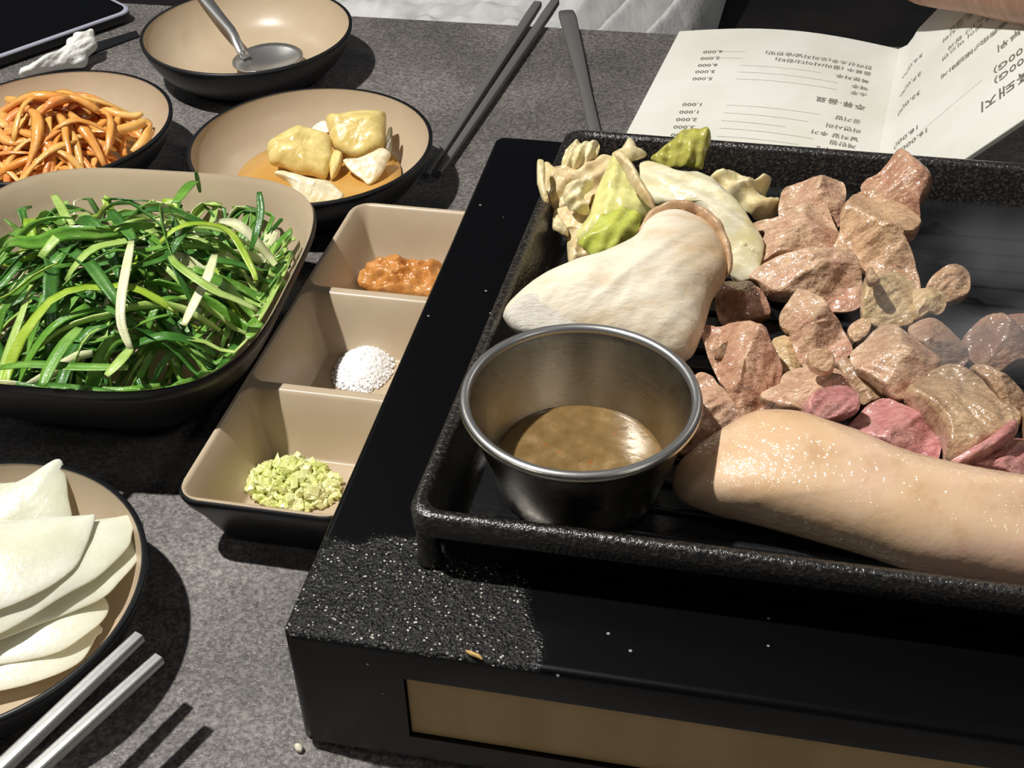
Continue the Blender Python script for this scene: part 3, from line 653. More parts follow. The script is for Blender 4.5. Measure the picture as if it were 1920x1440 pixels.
leaf(C3((780,215),(830,195),(880,250),(950,400),(1060,545),(1020,600),(940,660),(860,740),(740,790),(570,760),(560,700),(640,560),(700,400)), ZF + .013, 'yellow', 'yellow-green triangular cabbage leaf in the centre of the cabbage heap', 59, dome=.006, amp=.002, freq=70, vein=(1.35, .0003, .006))
leaf(C3((790,205),(840,185),(900,260),(980,380),(1050,520),(1040,560),(960,480),(900,400),(850,300)), ZF + .028, 'beige', 'folded shiny cabbage edge between the triangular leaf and the white rib leaf', 60, amp=.002, freq=120, dome=.004)
leaf(C3((560,770),(650,690),(720,590),(830,545),(890,540),(970,590),(960,660),(910,760),(800,830),(690,868),(620,830)), ZF + .012, 'green', 'bright green cabbage leaf tip just above the mushroom stem', 61, dome=.003, amp=.003, freq=75, lean=.6, vein=(1.0, .0005, .006))

leaf(C3((300,265),(322,250),(345,262),(352,330),(350,420),(375,500),(350,515),(318,455),(298,370)), ZF + .022, 'pale', 'thin pale cabbage edge curled up along the left pan rim', 62, amp=.0015, freq=120, dome=.002, ruf=.0006)
leaf(C3((470,430),(540,380),(640,350),(660,400),(600,480),(640,560),(560,580),(480,530)), ZF + .021, 'pale', 'crinkled cabbage fold lying on the ruffled beige leaf', 63, amp=.0028, freq=130, dome=.004, vein=(.5, .0007, .004))
leaf(C3((400,640),(430,600),(480,650),(500,720),(470,720),(405,690)), ZF + .013, 'pale', 'small frilled cabbage scrap hanging at the left of the heap', 64, amp=.002, freq=150, dome=.002)
leaf(C3((495,820),(530,810),(570,850),(640,870),(600,905),(510,918)), ZF + .007, 'beige', 'limp cabbage corner just behind the mushroom stem at left', 65, amp=.002, freq=120, dome=.003)

# steel cup with dipping sauce
cz = 0.0965; ccx = W(1088.5, 741, cz); RC = 0.0364; cb = ZF + 0.0015
cup = empty('sauce_cup', (ccx.x, ccx.y, cb), 'stainless steel sauce cup standing on the griddle', 'cup')
hC = cz - cb
cp = [(0.0005, 0.0012), (RC * .63, 0.0012), (RC * .665, 0.0), (RC * .695, 0.0012), (RC * .745, 0.008), (RC * .93, hC - .004), (RC * .955, hC - .0022), (RC * .985, hC - .0024), (RC * 1.0, hC - .0012), (RC * .992, hC + .0001), (RC * .965, hC + .0004), (RC * .935, hC - .0006), (RC * .915, hC - .004),
      (RC * .73, 0.009), (RC * .68, 0.0028), (RC * .63, 0.0018), (0.0005, 0.0018)]
V, F = lathe(cp, (ccx.x, ccx.y, cb), 96); obj('cup_body', V, F, M['steel'], cup)
V, F = lathe([(RC * .952 + .0016 * math.cos(t), hC - .0008 + .0016 * math.sin(t)) for t in [2 * math.pi * i / 12 for i in range(13)]], (ccx.x, ccx.y, cb), 96); obj('rolled_rim', V, F, M['chrome'], cup)
M['sauce'] = mat('brown_anchovy_sauce', S(128, 104, 66), 0.14, spec=0.5, cols=[(0.3, S(112, 90, 54)), (0.55, S(132, 107, 68)), (0.72, S(156, 130, 90))], nscale=160, ndetail=6, wcols=(420, 2, [(0.66, (1, 1, 1, 1)), (0.74, (1.5, 0.7, 0.45, 1))]), bumps=[(260, 0.12, 0.001)])
zs = 0.0085; rs = RC * .735
V, F = lathe([(rs, -.0005), (rs - .0004, 0.0004), (rs - .0016, 0.0), (rs * .6, 0), (.0002, 0)], (ccx.x, ccx.y, cb + zs), 72)
tag(obj('dipping_sauce', V, F, M['sauce']), 'murky brown dipping sauce inside the steel cup', 'sauce')

# ------------------------------------------------------------------ sauces in the tray
def heap(px, py, z, rx, ry, h, n=34, fn=None):
    c = W(px, py, z); V = [c + Vector((0, 0, h))]; F = []
    return c
M['ssamjang'] = mat('ssamjang_paste', S(208, 142, 72), 0.3, coat=0.4, cols=[(0.3, S(186, 116, 50)), (0.55, S(210, 144, 74)), (0.72, S(224, 170, 108))], nscale=140, bumps=[(300, 0.5, 0.0015)])
tf = ZT - 0.0245 + 0.0002
sp = [(672,528),(700,488),(745,484),(790,492),(830,500),(832,545),(800,556),(740,552),(690,545)]
o = blob('soybean_paste', sp, tf + .002, M['ssamjang'], lean=.35, T=.006, Tb=.002, k=1.8, seg=72, rings=22, facets=0, nz=.22, nsc=190, seed=71, floor=tf, edge=.08)
tag(o, 'orange-brown soybean paste dab in the far tray compartment', 'sauce')
M['salt'] = mat('coarse_salt', S(250, 250, 250), 0.5)
rnd = random.Random(5)
def grains(name, px, py, z, rx, ry, h, n, size, m, seed, yaw=YAW, jag=.35, pw=1.0, fill=0.6, smooth=False):
    rnd = random.Random(seed); c = W(px, py, z); V = []; F = []
    ico = bmesh.new(); bmesh.ops.create_icosphere(ico, subdivisions=1, radius=1); iv = [v.co.copy() for v in ico.verts]; fi = [[v.index for v in f.verts] for f in ico.faces]; ico.free()
    for i in range(n):
        r = rnd.random() ** pw; t = rnd.uniform(0, 2 * math.pi)
        x, y = rx * r * math.cos(t), ry * r * math.sin(t)
        zz = h * max(0, 1 - r * r) * rnd.uniform(.45, 1.0)
        x, y = x * math.cos(yaw) - y * math.sin(yaw), x * math.sin(yaw) + y * math.cos(yaw)
        s = size * rnd.uniform(.55, 1.25); q = Matrix.Rotation(rnd.uniform(0, 6.28), 3, Vector((rnd.uniform(-1, 1), rnd.uniform(-1, 1), rnd.uniform(-1, 1) + .01)).normalized())
        sx = Vector((rnd.uniform(.7, 1.5), rnd.uniform(.6, 1.1), rnd.uniform(.5, .9)))
        o = len(V)
        for v in iv:
            w = Vector((v.x * sx.x, v.y * sx.y, v.z * sx.z)) * s * (1 + jag * (rnd.random() - .5)); w = q @ w
            p = c + Vector((x, y, zz + s * .5)) + w; p.z = max(p.z, z); V.append(p)
        F += [tuple(o + k for k in f) for f in fi]
    # the solid core of the heap
    o = len(V); NR_, NA_ = 26, 72
    for i in range(NR_ + 1):
        r = i / NR_
        for j in range(NA_):
            t = 2 * math.pi * j / NA_; x, y = rx * .93 * r * math.cos(t), ry * .93 * r * math.sin(t)
            x, y = x * math.cos(yaw) - y * math.sin(yaw), x * math.sin(yaw) + y * math.cos(yaw)
            V.append(c + Vector((x, y, (h * fill * (1 - r ** 2.4) + (.0011 * noise.noise(Vector((x * 700, y * 700, 0))) + .0008 * noise.noise(Vector((x * 1500, y * 1500, 0)))) * (1 - r ** 6)) + .0002)))
    for i in range(NR_):
        for j in range(NA_): j2 = (j + 1) % NA_; F.append((o + i * NA_ + j, o + (i + 1) * NA_ + j, o + (i + 1) * NA_ + j2, o + i * NA_ + j2))
    return obj(name, V, F, m, smooth=smooth)
o = grains('salt', 682, 694, tf, .0128, .0165, .0075, 1300, .00055, M['salt'], 11, pw=.5, fill=1.0, smooth=True); tag(o, 'heap of white coarse salt in the middle tray compartment', 'salt', kind='stuff')
M['garlic'] = mat('minced_garlic', S(224, 228, 150), 0.4, coat=0.3, cols=[(0.3, S(210, 218, 124)), (0.5, S(228, 232, 156)), (0.7, S(238, 238, 186))], nscale=120, bumps=[(600, 0.3, 0.0008)])
o = grains('minced_garlic', 549, 915, tf, .0185, .0135, .0085, 380, .0021, M['garlic'], 12, pw=.55, jag=.95, smooth=False); tag(o, 'pale green minced garlic in the near tray compartment', 'garlic', kind='stuff')

# ------------------------------------------------------------------ shredded scallions in the square bowl
def scal_mat(name, c1, c2, c3): return mat(name, c2, 0.28, coat=0.45, coat_rough=0.12, cols=[(0.3, c1), (0.5, c2), (0.7, c3)], nscale=70, ndetail=3, nstretch=(1, 1, 1), bumps=[(500, 0.4, 0.0006, (1, 5, 1))], cb=[(450, 1, .0006)])
SMAT = [scal_mat('scallion_dark', S(46, 92, 34), S(66, 118, 46), S(98, 148, 68)), scal_mat('scallion_mid', S(80, 134, 44), S(108, 160, 60), S(142, 186, 88)),
        scal_mat('scallion_light', S(146, 182, 80), S(174, 204, 108), S(202, 222, 142)), scal_mat('scallion_white', S(214, 220, 160), S(230, 232, 190), S(200, 212, 142)), scal_mat('scallion_yellowgreen', S(136, 176, 44), S(164, 196, 64), S(190, 212, 98))]
def sq_local(x, y):
    return Vector((SQC.x + x * math.cos(SQY) - y * math.sin(SQY), SQC.y + x * math.sin(SQY) + y * math.cos(SQY), 0))
def heapz(x, y):
    r = (abs(x / .074) ** 3 + abs((y + .006) / .069) ** 3) ** (1 / 3)
    return .018 + .047 * max(-.3, 1 - r ** 1.9) + .004 * fbm(Vector((x * 40, y * 40, 2)), 2)
rnd = random.Random(21)
def strip(path, w, m, label=None, taper=.5, curl=.35, twist=None):
    n = len(path)
    def pf(i, t):
        ww = w * (1 - taper * abs(2 * t - 1) ** 3); th = .0003
        return [(-ww, ww * curl), (-ww * .4, th * .6), (ww * .4, th * .6), (ww, ww * curl), (ww * .9, ww * curl - th * 1.5), (ww * .4, -th), (-ww * .4, -th), (-ww * .9, ww * curl - th * 1.5)]
    up = twist or (lambda i: Vector((0, 0, 1)))
    V, F = sweep(path, pf, 8, upv=up)
    o = obj('scallion_shred', V, F, m)
    tag(o, label or 'thin green scallion shred tangled in the heap in the square bowl', 'scallion', 'scallion shreds heaped in the square bowl')
    return o
for i in range(275):
    lay = i / 275
    ang = rnd.gauss(0.1, 0.9) if rnd.random() < .65 else rnd.uniform(0, 6.28)
    L = rnd.uniform(.035, .085); cv = rnd.uniform(-22, 22)
    r = .068 * math.sqrt(rnd.random()); t = rnd.uniform(0, 6.28)
    x, y = r * math.cos(t), r * math.sin(t) - .004
    N = 13; P = []; a = ang; hop = rnd.uniform(0, .006); wob = rnd.uniform(0, 6.28)
    x -= L / 2 * math.cos(a); y -= L / 2 * math.sin(a); a -= cv * L / 2
    for k in range(N):
        lim = (abs(x / .0705) ** 3.6 + abs((y + .001) / .0690) ** 3.6) ** (1 / 3.6)
        xx, yy = (x, y) if lim < 1 else (x / lim, (y + .001) / lim - .001)
        f = (k / (N - 1))
        z = heapz(xx, yy) * (0.55 + .45 * lay) + (lay - .35) * .012 + hop * math.sin(math.pi * f) + .0025 * math.sin(f * 7 + wob)
        z = max(z, .0085 + .042 * ((abs(xx) ** 3.6 + abs(yy) ** 3.6) ** (1 / 3.6) / .0765) ** 2.4)
        P.append(sq_local(xx, yy) + Vector((0, 0, z)))
        a += cv * L / (N - 1) + rnd.gauss(0, .06); x += L / (N - 1) * math.cos(a); y += L / (N - 1) * math.sin(a)
    tl = rnd.uniform(-1.1, 1.1); tw = rnd.uniform(-1.5, 1.5); ph = rnd.uniform(0, 6.28)
    def up(i_, tl=tl, tw=tw, ph=ph): 
        q = tl + tw * i_ / 12; return Vector((math.sin(q) * math.cos(ph), math.sin(q) * math.sin(ph), math.cos(q)))
    mi = rnd.choices(range(5), (0.28, .32, .20, .08, .12))[0]
    ww_ = rnd.choice((rnd.uniform(.0009, .0017), rnd.uniform(.0016, .0034)))
    mx_, my_ = P[6].x - SQC.x, P[6].y - SQC.y
    lab_ = '%s %s scallion shred %s the heap, %s in the square bowl' % ('broad' if ww_ > .0022 else 'narrow', ('dark green', 'mid green', 'light green', 'whitish', 'yellow-green')[mi], 'deep in' if lay < .5 else 'on top of',
        ('left ' if mx_ < -.02 else 'right ' if mx_ > .02 else 'centre ') + ('back' if my_ > .02 else 'front' if my_ < -.02 else 'middle'))
    strip(P, ww_, SMAT[mi], lab_, twist=up, taper=rnd.uniform(.2, .95), curl=rnd.uniform(.1, .6))
def pxpath(pts, n=16):
    q = [W(px, py, z) for px, py, z in pts]; return [Vector(p) for p in catmull([tuple(v) for v in q], n, False)]
for pts, w, mi, lab in (
    ([(247,452,.070),(238,500,.068),(228,560,.064),(228,610,.058),(245,655,.052)], .0019, 3, 'long pale scallion stalk crossing the heap from top to bottom'),
    ([(320,480,.066),(335,500,.066),(400,545,.062),(440,562,.058),(484,582,.053)], .0019, 2, 'long light green scallion running down to the right rim of the bowl'),
    ([(403,478,.062),(390,520,.060),(370,560,.056),(345,610,.052)], .0021, 3, 'thick white scallion root end right of centre in the heap'),
    ([(375,360,.056),(372,345,.062),(369,330,.068),(367,322,.071)], .0010, 0, 'dark scallion tip standing upright against the bowl back'),
    ([(470,470,.050),(480,440,.056),(489,400,.061),(486,360,.066)], .0017, 0, 'dark scallion blade standing up at the right inside of the bowl'),
    ([(100,365,.060),(112,385,.062),(135,425,.064),(160,440,.062)], .0020, 2, 'pale forked scallion end sticking out at the upper left of the heap'),
    ([(80,724,.0555),(95,690,.058),(120,650,.060),(150,615,.060)], .0026, 1, 'broad green scallion leaf hanging over the front rim of the bowl'),
    ([(200,705,.056),(225,680,.058),(245,655,.058)], .0022, 2, 'pale scallion piece near the front rim, right of the overhanging leaf'),
    ([(300,455,.064),(330,430,.067),(372,420,.066),(430,435,.060),(470,500,.052),(480,525,.050)], .0016, 4, 'curved yellow-green scallion looping along the right of the heap'),
    ([(60,470,.058),(130,465,.064),(200,450,.066),(260,430,.067)], .0026, 1, 'wide green scallion leaf lying across the upper left of the heap'),
    ([(100,455,.064),(160,490,.067),(200,540,.066),(225,575,.062)], .0027, 0, 'wide dark green scallion leaf slanting over the left centre'),
    ([(0,690,.054),(60,685,.056),(150,690,.056),(240,690,.056)], .0022, 1, 'long green scallion along the front of the heap'),
    ([(205,395,.066),(235,430,.069),(250,450,.069)], .0026, 0, 'dark green folded scallion leaf on top of the heap'),
    ([(330,380,.068),(355,350,.068),(368,340,.066)], .0024, 1, 'green scallion tuft at the very top of the heap')):
    strip(pxpath(pts), w, SMAT[mi], lab, taper=.4, curl=.3)

# ------------------------------------------------------------------ orange seasoned strands
def or_mat(name, c1, c2, c3): return mat(name, c2, 0.28, coat=0.5, coat_rough=0.12, sss=0.18, cols=[(0.3, c1), (0.5, c2), (0.72, c3)], nscale=110, bumps=[(260, 0.35, 0.0012)])
OM = [or_mat('strand_orange', S(230, 148, 66), S(238, 168, 84), S(242, 188, 116)), or_mat('strand_amber', S(232, 170, 86), S(240, 190, 108), S(244, 204, 134)), or_mat('strand_red', S(226, 136, 70), S(236, 156, 86), S(241, 180, 114))]
rnd = random.Random(33)
for i in range(200):
    L = rnd.uniform(.024, .052); ang = rnd.uniform(0, 6.28); cv = rnd.uniform(-30, 30)
    r = .040 * math.sqrt(rnd.random()); t = rnd.uniform(0, 6.28); x, y = r * math.cos(t) - .004, r * math.sin(t) - .006
    x -= L / 2 * math.cos(ang); y -= L / 2 * math.sin(ang); a = ang - cv * L / 2; N = 10; P = []; lay = i / 200; hop = rnd.uniform(0, .005)
    for k in range(N):
        rr = math.hypot(x, y); xx, yy = (x, y) if rr < .050 else (x * .050 / rr, y * .050 / rr); rr = math.hypot(xx, yy)
        z = (.0075 + .030 * max(0, 1 - (rr / .052) ** 2)) * (.42 + .58 * lay) + .003 + hop * math.sin(math.pi * k / (N - 1))
        z = max(z, .0072 + .018 * (rr / .058) ** 4)
        P.append(cC + Vector((xx, yy, z)))
        a += cv * L / (N - 1) + rnd.gauss(0, .1); x += L / (N - 1) * math.cos(a); y += L / (N - 1) * math.sin(a)
    rad = rnd.uniform(.0014, .0028)
    V, F = tube(P, lambda t, rad=rad, q_=rnd.uniform(0, 6): rad * (1 + .25 * math.sin(t * 7 + q_)) * (1 - .5 * abs(2 * t - 1) ** 6), 6, sq=rnd.uniform(.4, .8))
    oc_ = rnd.randrange(3); mx_, my_ = P[5].x - cC.x, P[5].y - cC.y
    lab_ = '%s %s vegetable strand %s the pile, %s of the round bowl' % ('thick' if rad > .0021 else 'thin', ('orange', 'amber', 'reddish orange')[oc_], 'deep in' if lay < .5 else 'on top of', ('left ' if mx_ < -.012 else 'right ' if mx_ > .012 else 'centre ') + ('back' if my_ > .012 else 'front' if my_ < -.012 else 'middle'))
    tag(obj('vegetable_strand', V, F, OM[oc_]), lab_, 'vegetable', 'orange strands in the round bowl')
for pts, rad, lab in (([(175,195,.030),(215,212,.028),(250,218,.026),(268,212,.027)], .0021, 'orange strand pointing right out of the pile in the round bowl'),
                      ([(150,250,.026),(200,250,.026),(255,235,.026),(277,232,.024),(270,262,.019),(248,285,.016)], .0027, 'thick orange strand bent into a hook at the right of the pile'),
                      ([(12,186,.028),(50,195,.031),(80,200,.032)], .0027, 'yellowish strand end at the upper left of the orange pile')):
    V, F = tube(pxpath(pts), lambda t, rad=rad: rad * (1 - .4 * abs(2 * t - 1) ** 6), 8)
    tag(obj('vegetable_strand', V, F, OM[1]), lab, 'vegetable', 'orange strands in the round bowl')

# ------------------------------------------------------------------ pickled cabbage in brine
M['brine'] = mat('amber_brine', S(204, 154, 78), 0.08, spec=0.5, cols=[(0.35, S(196, 144, 66)), (0.65, S(212, 166, 92))], nscale=20)
V, F = lathe([(.0425, -.001), (.0425, .0), (.03, .0), (.0002, .0)], (cK.x + .002, cK.y - .001, .0098), 64); tag(obj('brine', V, F, M['brine']), 'amber brine pooled in the pickled cabbage bowl', 'brine')
PK = {'y': leaf_mat('pickle_yellow', S(224, 196, 116), S(236, 214, 142), S(228, 202, 122), .3), 'w': leaf_mat('pickle_white', S(236, 222, 176), S(242, 232, 200), S(226, 206, 144), .3)}
def D3(*p): return [(480 + x * .1875, 140 + y * .1875) for x, y in p]
for pts, z, m, T, lab, sd in (
    (D3((110,720),(130,680),(260,600),(400,525),(460,530),(640,580),(740,630),(760,760),(770,860),(720,1000),(690,1045),(560,1010),(420,990),(280,930),(150,900),(120,800)), .011, 'y', .008, 'folded yellow pickled cabbage piece at the left of the brine', 81),
    (D3((740,1000),(735,900),(780,770),(830,770),(865,800),(860,880),(830,970),(780,1040),(750,1050)), .011, 'y', .004, 'thin curled pickled cabbage edge between the two folded pieces', 82),
    (D3((560,545),(640,480),(700,470),(735,520),(735,600),(650,590)), .018, 'w', .003, 'small white pickled cabbage bit behind the folded pieces', 83),
    (D3((700,440),(800,425),(960,395),(1130,385),(1290,400),(1305,440),(1300,640),(1285,740),(1180,800),(1080,850),(960,840),(860,790),(770,730),(735,600)), .014, 'y', .010, 'translucent folded pickled cabbage piece at the right of the brine', 84),
    (D3((870,860),(1000,850),(1130,800),(1260,740),(1340,780),(1340,830),(1240,1020),(1130,1105),(1060,1050),(950,970)), .010, 'w', .004, 'white rib of pickled cabbage leaning out of the brine at right', 85),
    (D3((1280,715),(1300,640),(1325,540),(1360,530),(1365,640),(1355,780),(1320,760)), .016, 'g', .0015, 'dark grey-green sliver standing at the right of the pickled cabbage', 86),
    (D3((180,990),(260,970),(420,1010),(560,1050),(740,1080),(830,1160),(880,1230),(700,1330),(500,1330),(400,1250),(330,1090)), .0115, 'w', .005, 'pale pickled cabbage leaf half sunk at the near side of the bowl', 87)):
    mm = PK.get(m) or mat('pickle_dark', S(110, 100, 70), .4)
    o = blob('pickled_cabbage', pts, z, mm, lean=.5, T=T, Tb=T * .5, k=2.4, seg=60, rings=14, facets=1, fac=.3, nz=.05, nsc=120, seed=sd, floor=.0075, fib=.04, fdir=1.2)
    tag(o, lab, 'pickle', 'pickled cabbage in the brine bowl')

# ------------------------------------------------------------------ radish slices
M['radish'] = mat('pickled_radish', S(232, 234, 208), 0.28, coat=0.5, coat_rough=0.15, sss=0.3, sss_rad=(.004, .004, .003), cols=[(0.3, S(222, 226, 192)), (0.7, S(240, 240, 222))], nscale=40, bumps=[(420, 0.3, 0.0009)], cb=[(380, 1, .0008)])
for pts, z, lab, sd, lean, dome in (
    ([(187,1172),(180,1195),(150,1238),(84,1274),(0,1296),(-120,1310),(-150,1200),(-60,1120),(80,1100)], .0105, 'lowest thin radish slice at the front of the radish fan', 91, .12, .003),
    ([(196,1120),(190,1165),(125,1216),(60,1236),(0,1246),(-120,1260),(-150,1150),(-40,1080),(100,1060)], .0150, 'second radish slice from the front of the fan', 92, .14, .003),
    ([(262,975),(268,990),(264,1040),(225,1095),(187,1125),(100,1160),(0,1200),(-120,1230),(-150,1100),(0,1020),(170,985)], .0195, 'translucent rounded radish slice peeking out at the right of the fan', 93, .15, .003),
    ([(179,975),(235,964),(252,964),(247,1000),(238,1028),(183,1084),(104,1128),(0,1184),(-120,1230),(-150,1080),(0,1000)], .0240, 'broad radish slice with a pointed right corner below the top slice', 94, .16, .0035),
    ([(0,978),(100,968),(165,965),(179,970),(158,1030),(130,1075),(60,1118),(0,1142),(-120,1180),(-150,1040),(-80,985)], .0290, 'top radish slice lying over the fan, cut by the left picture edge', 95, .16, .003),
    ([(-20,932),(50,895),(108,861),(122,885),(128,930),(131,985),(60,1000),(-20,1000)], .0190, 'radish slice standing with its pointed corner at the back of the bowl', 96, .55, .002),
    ([(-150,910),(-60,905),(0,906),(40,908),(20,960),(-60,990),(-150,980)], .0230, 'radish slice at the far left behind the standing slice', 97, .4, .002)):
    off = Vector((sd, 0, 0))
    o = blob('radish_slice', pts, z, M['radish'], lean=lean, seg=84, rings=14, sheet=.0017, seed=sd, floor=.0046, edge=.0,
             hf=lambda x, y, r, off=off, dome=dome: dome * (1 - r * r) + .0012 * fbm(Vector((x * 45, y * 45, 0)) + off, 2))
    tag(o, lab, 'radish', 'pickled radish slices fanned in the round bowl')

# ------------------------------------------------------------------ cutlery
def chop(p0, p1, r0, r1, m, label, group, name='chopstick'):
    path = [p0.lerp(p1, i / 12) for i in range(13)]
    def pf(i, t):
        r = r0 + (r1 - r0) * t
        if i in (0, 12): r *= .9
        q = rrect(-r, -r * .8, r, r * .8, r * .35, 2); return q
    V, F = sweep(path, pf, 12); o = obj(name, V, F, m, sharp=50); tag(o, label, 'chopstick', group); return o
z = .0305
for (a, b), lab in ((((262, 1193), (10, 1432)), 'bright steel chopstick nearest the radish bowl, front left'), (((299, 1234), (70, 1442)), 'bright steel chopstick on the outer side of the near pair')):
    p0 = W(*a, z); p1 = W(*b, z); d = (p1 - p0).normalized(); chop(p0, p0 + d * .225, .0021, .0030, M['chrome'], lab, 'near pair of steel chopsticks')
pr = W(130, 1330, 0) ; q0 = W(262, 1193, z); dd = (W(10, 1432, z) - q0).normalized(); rc = q0 + dd * .17 + Vector((dd.y, -dd.x, 0)) * 0
V, F = loft([[Vector((rc.x, rc.y, 0)) + Vector((x * dd.x - y * dd.y, x * dd.y + y * dd.x, zz)) for x, y in rrect(-.008 + i, -.03 + i, .008 - i, .03 - i, .004, 4)] for zz, i in ((.0001, .001), (.002, 0), (.024, .001), (z - .0028, .003))])
tag(obj('chopstick_rest', V, F, M['black_plastic'], sharp=50), 'black block holding up the near pair of chopsticks', 'rest')
for (a, b), lab in ((((800, 329), (1008, 8)), 'dull grey chopstick on the left of the far pair'), (((822, 325), (1041, 4)), 'dull grey chopstick on the right of the far pair')):
    chop(W(*a, .0036), W(*b, .0036), .0018, .0031, M['darksteel'], lab, 'far pair of grey chopsticks')
# flat-handled spoon lying beyond the pan
sp0 = W(1062, 22, .0022); sp1 = W(1120, 268, .0022); d = (sp1 - sp0)
path = [sp0 + d * t + Vector((0, 0, .001 * math.sin(t * 3))) for t in [i / 20 for i in range(21)]]
def hp(i, t):
    w = (.0060 - .0026 * min(1, t * 1.5)) * (.86 if i == 0 else 1); h = .0013
    return [(-w, 0), (-w * .8, h * .8), (0, h), (w * .8, h * .8), (w, 0), (w * .8, -h * .8), (0, -h), (-w * .8, -h * .8)]
spoon = empty('spoon', sp0 + d * .5 - Vector((0, 0, .0021)), 'grey metal spoon handle lying behind the pan, next to the menu', 'spoon')
V, F = sweep(path, hp, 8); obj('handle', V, F, M['darksteel'], spoon)
dn = d.normalized(); dl = Vector((dn.y, -dn.x, 0)); cS = sp1 + dn * .018
V = []; F = []; NR, NA = 8, 32
for sd in (0, 1):
    for i in range(NR + 1):
        r = i / NR
        for j in range(NA):
            t = 2 * math.pi * j / NA; V.append(cS + dn * (.021 * r * math.cos(t)) + dl * (.015 * r * math.sin(t)) + Vector((0, 0, .006 * r * r - .0012 + (.0009 if sd else 0))))
def dish_faces(NR, NA):
    F = []; n = (NR + 1) * NA
    for s in (0, 1):
        for i in range(NR):
            for j in range(NA):
                j2 = (j + 1) % NA; q = (s * n + i * NA + j, s * n + i * NA + j2, s * n + (i + 1) * NA + j2, s * n + (i + 1) * NA + j); F.append(q if s == 0 else tuple(reversed(q)))
    for j in range(NA): j2 = (j + 1) % NA; F.append((NR * NA + j, NR * NA + j2, n + NR * NA + j2, n + NR * NA + j))
    return F
obj('spoon_bowl', V, dish_faces(NR, NA), M['darksteel'], spoon)
# spoon in the empty bowl
nk = W(452, 80, .0165); hd = W(372, -18, .0335); far = nk + (hd - nk).normalized() * .135
spoon = empty('spoon', W(505, 110, .0046), 'shiny metal spoon resting inside the empty round bowl', 'spoon')
cS = W(504, 112, .0098); ax = (W(574, 106, .0135) - W(440, 100, .0105)); ax.normalize(); ay = Vector((0, 0, 1)).cross(ax).normalized(); an = ax.cross(ay)
V = []
for sd in (0, 1):
    for i in range(NR + 1):
        r = i / NR
        for j in range(NA):
            t = 2 * math.pi * j / NA; eg = 1 + .12 * math.cos(t)
            V.append(cS + ax * (.0215 * r * math.cos(t)) + ay * (.0205 * r * math.sin(t) * (2 - eg)) + an * (.0050 * r * r - .0040 + (.0008 if sd else 0)))
obj('spoon_bowl', V, dish_faces(NR, NA), M['chrome'], spoon)
p_in = cS - ax * .0205 + an * .0012
path = [Vector(p) for p in catmull([tuple(p_in + ax * .006 + Vector((0, 0, -.0006))), tuple(p_in.lerp(nk, .5) + Vector((0, 0, .001))), tuple(nk + (hd - nk) * .2), tuple(nk + (hd - nk) * .6), tuple(far)], 26, False)]
def hp2(i, t):
    w = .0030 + .0022 * min(1, max(0, (t - .12) * 2.2)); h = .0014
    return [(-w, 0), (-w * .8, h * .8), (0, h), (w * .8, h * .8), (w, 0), (w * .8, -h * .8), (0, -h), (-w * .8, -h * .8)]
V, F = sweep(path, hp2, 8); obj('handle', V, F, M['chrome'], spoon)

# ------------------------------------------------------------------ menu
S0 = W(1685, 95, .0012); S1 = W(1650, 270, .0012); sd_ = (S1 - S0).normalized(); LP = 0.212; WP = 0.1345
S0.z = S1.z = 0
wl = (W(1275, 65, 0) - S0); wl.z = 0; wl.normalize()            # spine -> outer edge of the flat page
ws = Vector((-sd_.y, sd_.x, 0)); ws = ws if ws.x > 0 else -ws
def pageL(s, t):      # s 0..1 from spine outwards, t 0..1 from far edge to near edge
    p = S0 + sd_ * (t * LP) + wl * (s * WP); return Vector((p.x, p.y, .0022 + .0065 * math.sin(math.pi * s) ** 1.0 * (1 - .3 * t)))
def pageR(s, t):
    th = math.radians(57 - 9 * t) * min(1, .35 + s * 6.5 if s < .1 else 1)
    p = S0 + sd_ * (t * LP) + ws * (s * WP * math.cos(th)) + Vector((0, 0, .0024 + s * WP * math.sin(th))); return p
menu = empty('menu', (S0 + sd_ * .1), 'open white menu booklet with Korean lettering, upside down, behind the griddle', 'menu')
def sheet(fn, ns, nt, th):
    V = []; F = []
    g = [[fn(i / (ns - 1), j / (nt - 1)) for i in range(ns)] for j in range(nt)]
    for sd in (0, 1):
        for j in range(nt):
            for i in range(ns):
                du = g[j][min(ns - 1, i + 1)] - g[j][max(0, i - 1)]; dv = g[min(nt - 1, j + 1)][i] - g[max(0, j - 1)][i]; n = du.cross(dv).normalized()
                if n.z < 0: n = -n
                V.append(g[j][i] - n * th * sd)
    n1 = ns * nt
    for j in range(nt - 1):
        for i in range(ns - 1):
            q = (j * ns + i, j * ns + i + 1, (j + 1) * ns + i + 1, (j + 1) * ns + i); F.append(q); F.append(tuple(n1 + k for k in reversed(q)))
    bd = [i for i in range(ns)] + [j * ns + ns - 1 for j in range(1, nt)] + [(nt - 1) * ns + i for i in range(ns - 2, -1, -1)] + [j * ns for j in range(nt - 2, 0, -1)]
    for p, q in zip(bd, bd[1:] + bd[:1]): F.append((q, p, n1 + p, n1 + q))
    return V, F
for fn in (pageL, pageR):
    V, F = sheet(fn, 26, 12, .0006); obj('page', V, F, M['paper'], menu, sharp=50)
    V, F = sheet(lambda s, t, fn=fn: fn(min(1.0, s * 1.0), t) - (Vector((0, 0, .0007)) if fn is pageL else (ws * .0006 * -1 + Vector((0, 0, .0007)))), 26, 12, .0012); obj('cover', V, F, M['board'], menu, sharp=50)
def norm(fn, s, t):
    e = .01; du = fn(s + e, t) - fn(s - e, t); dv = fn(s, t + e) - fn(s, t - e); n = du.cross(dv).normalized(); return n if n.z > 0 else -n
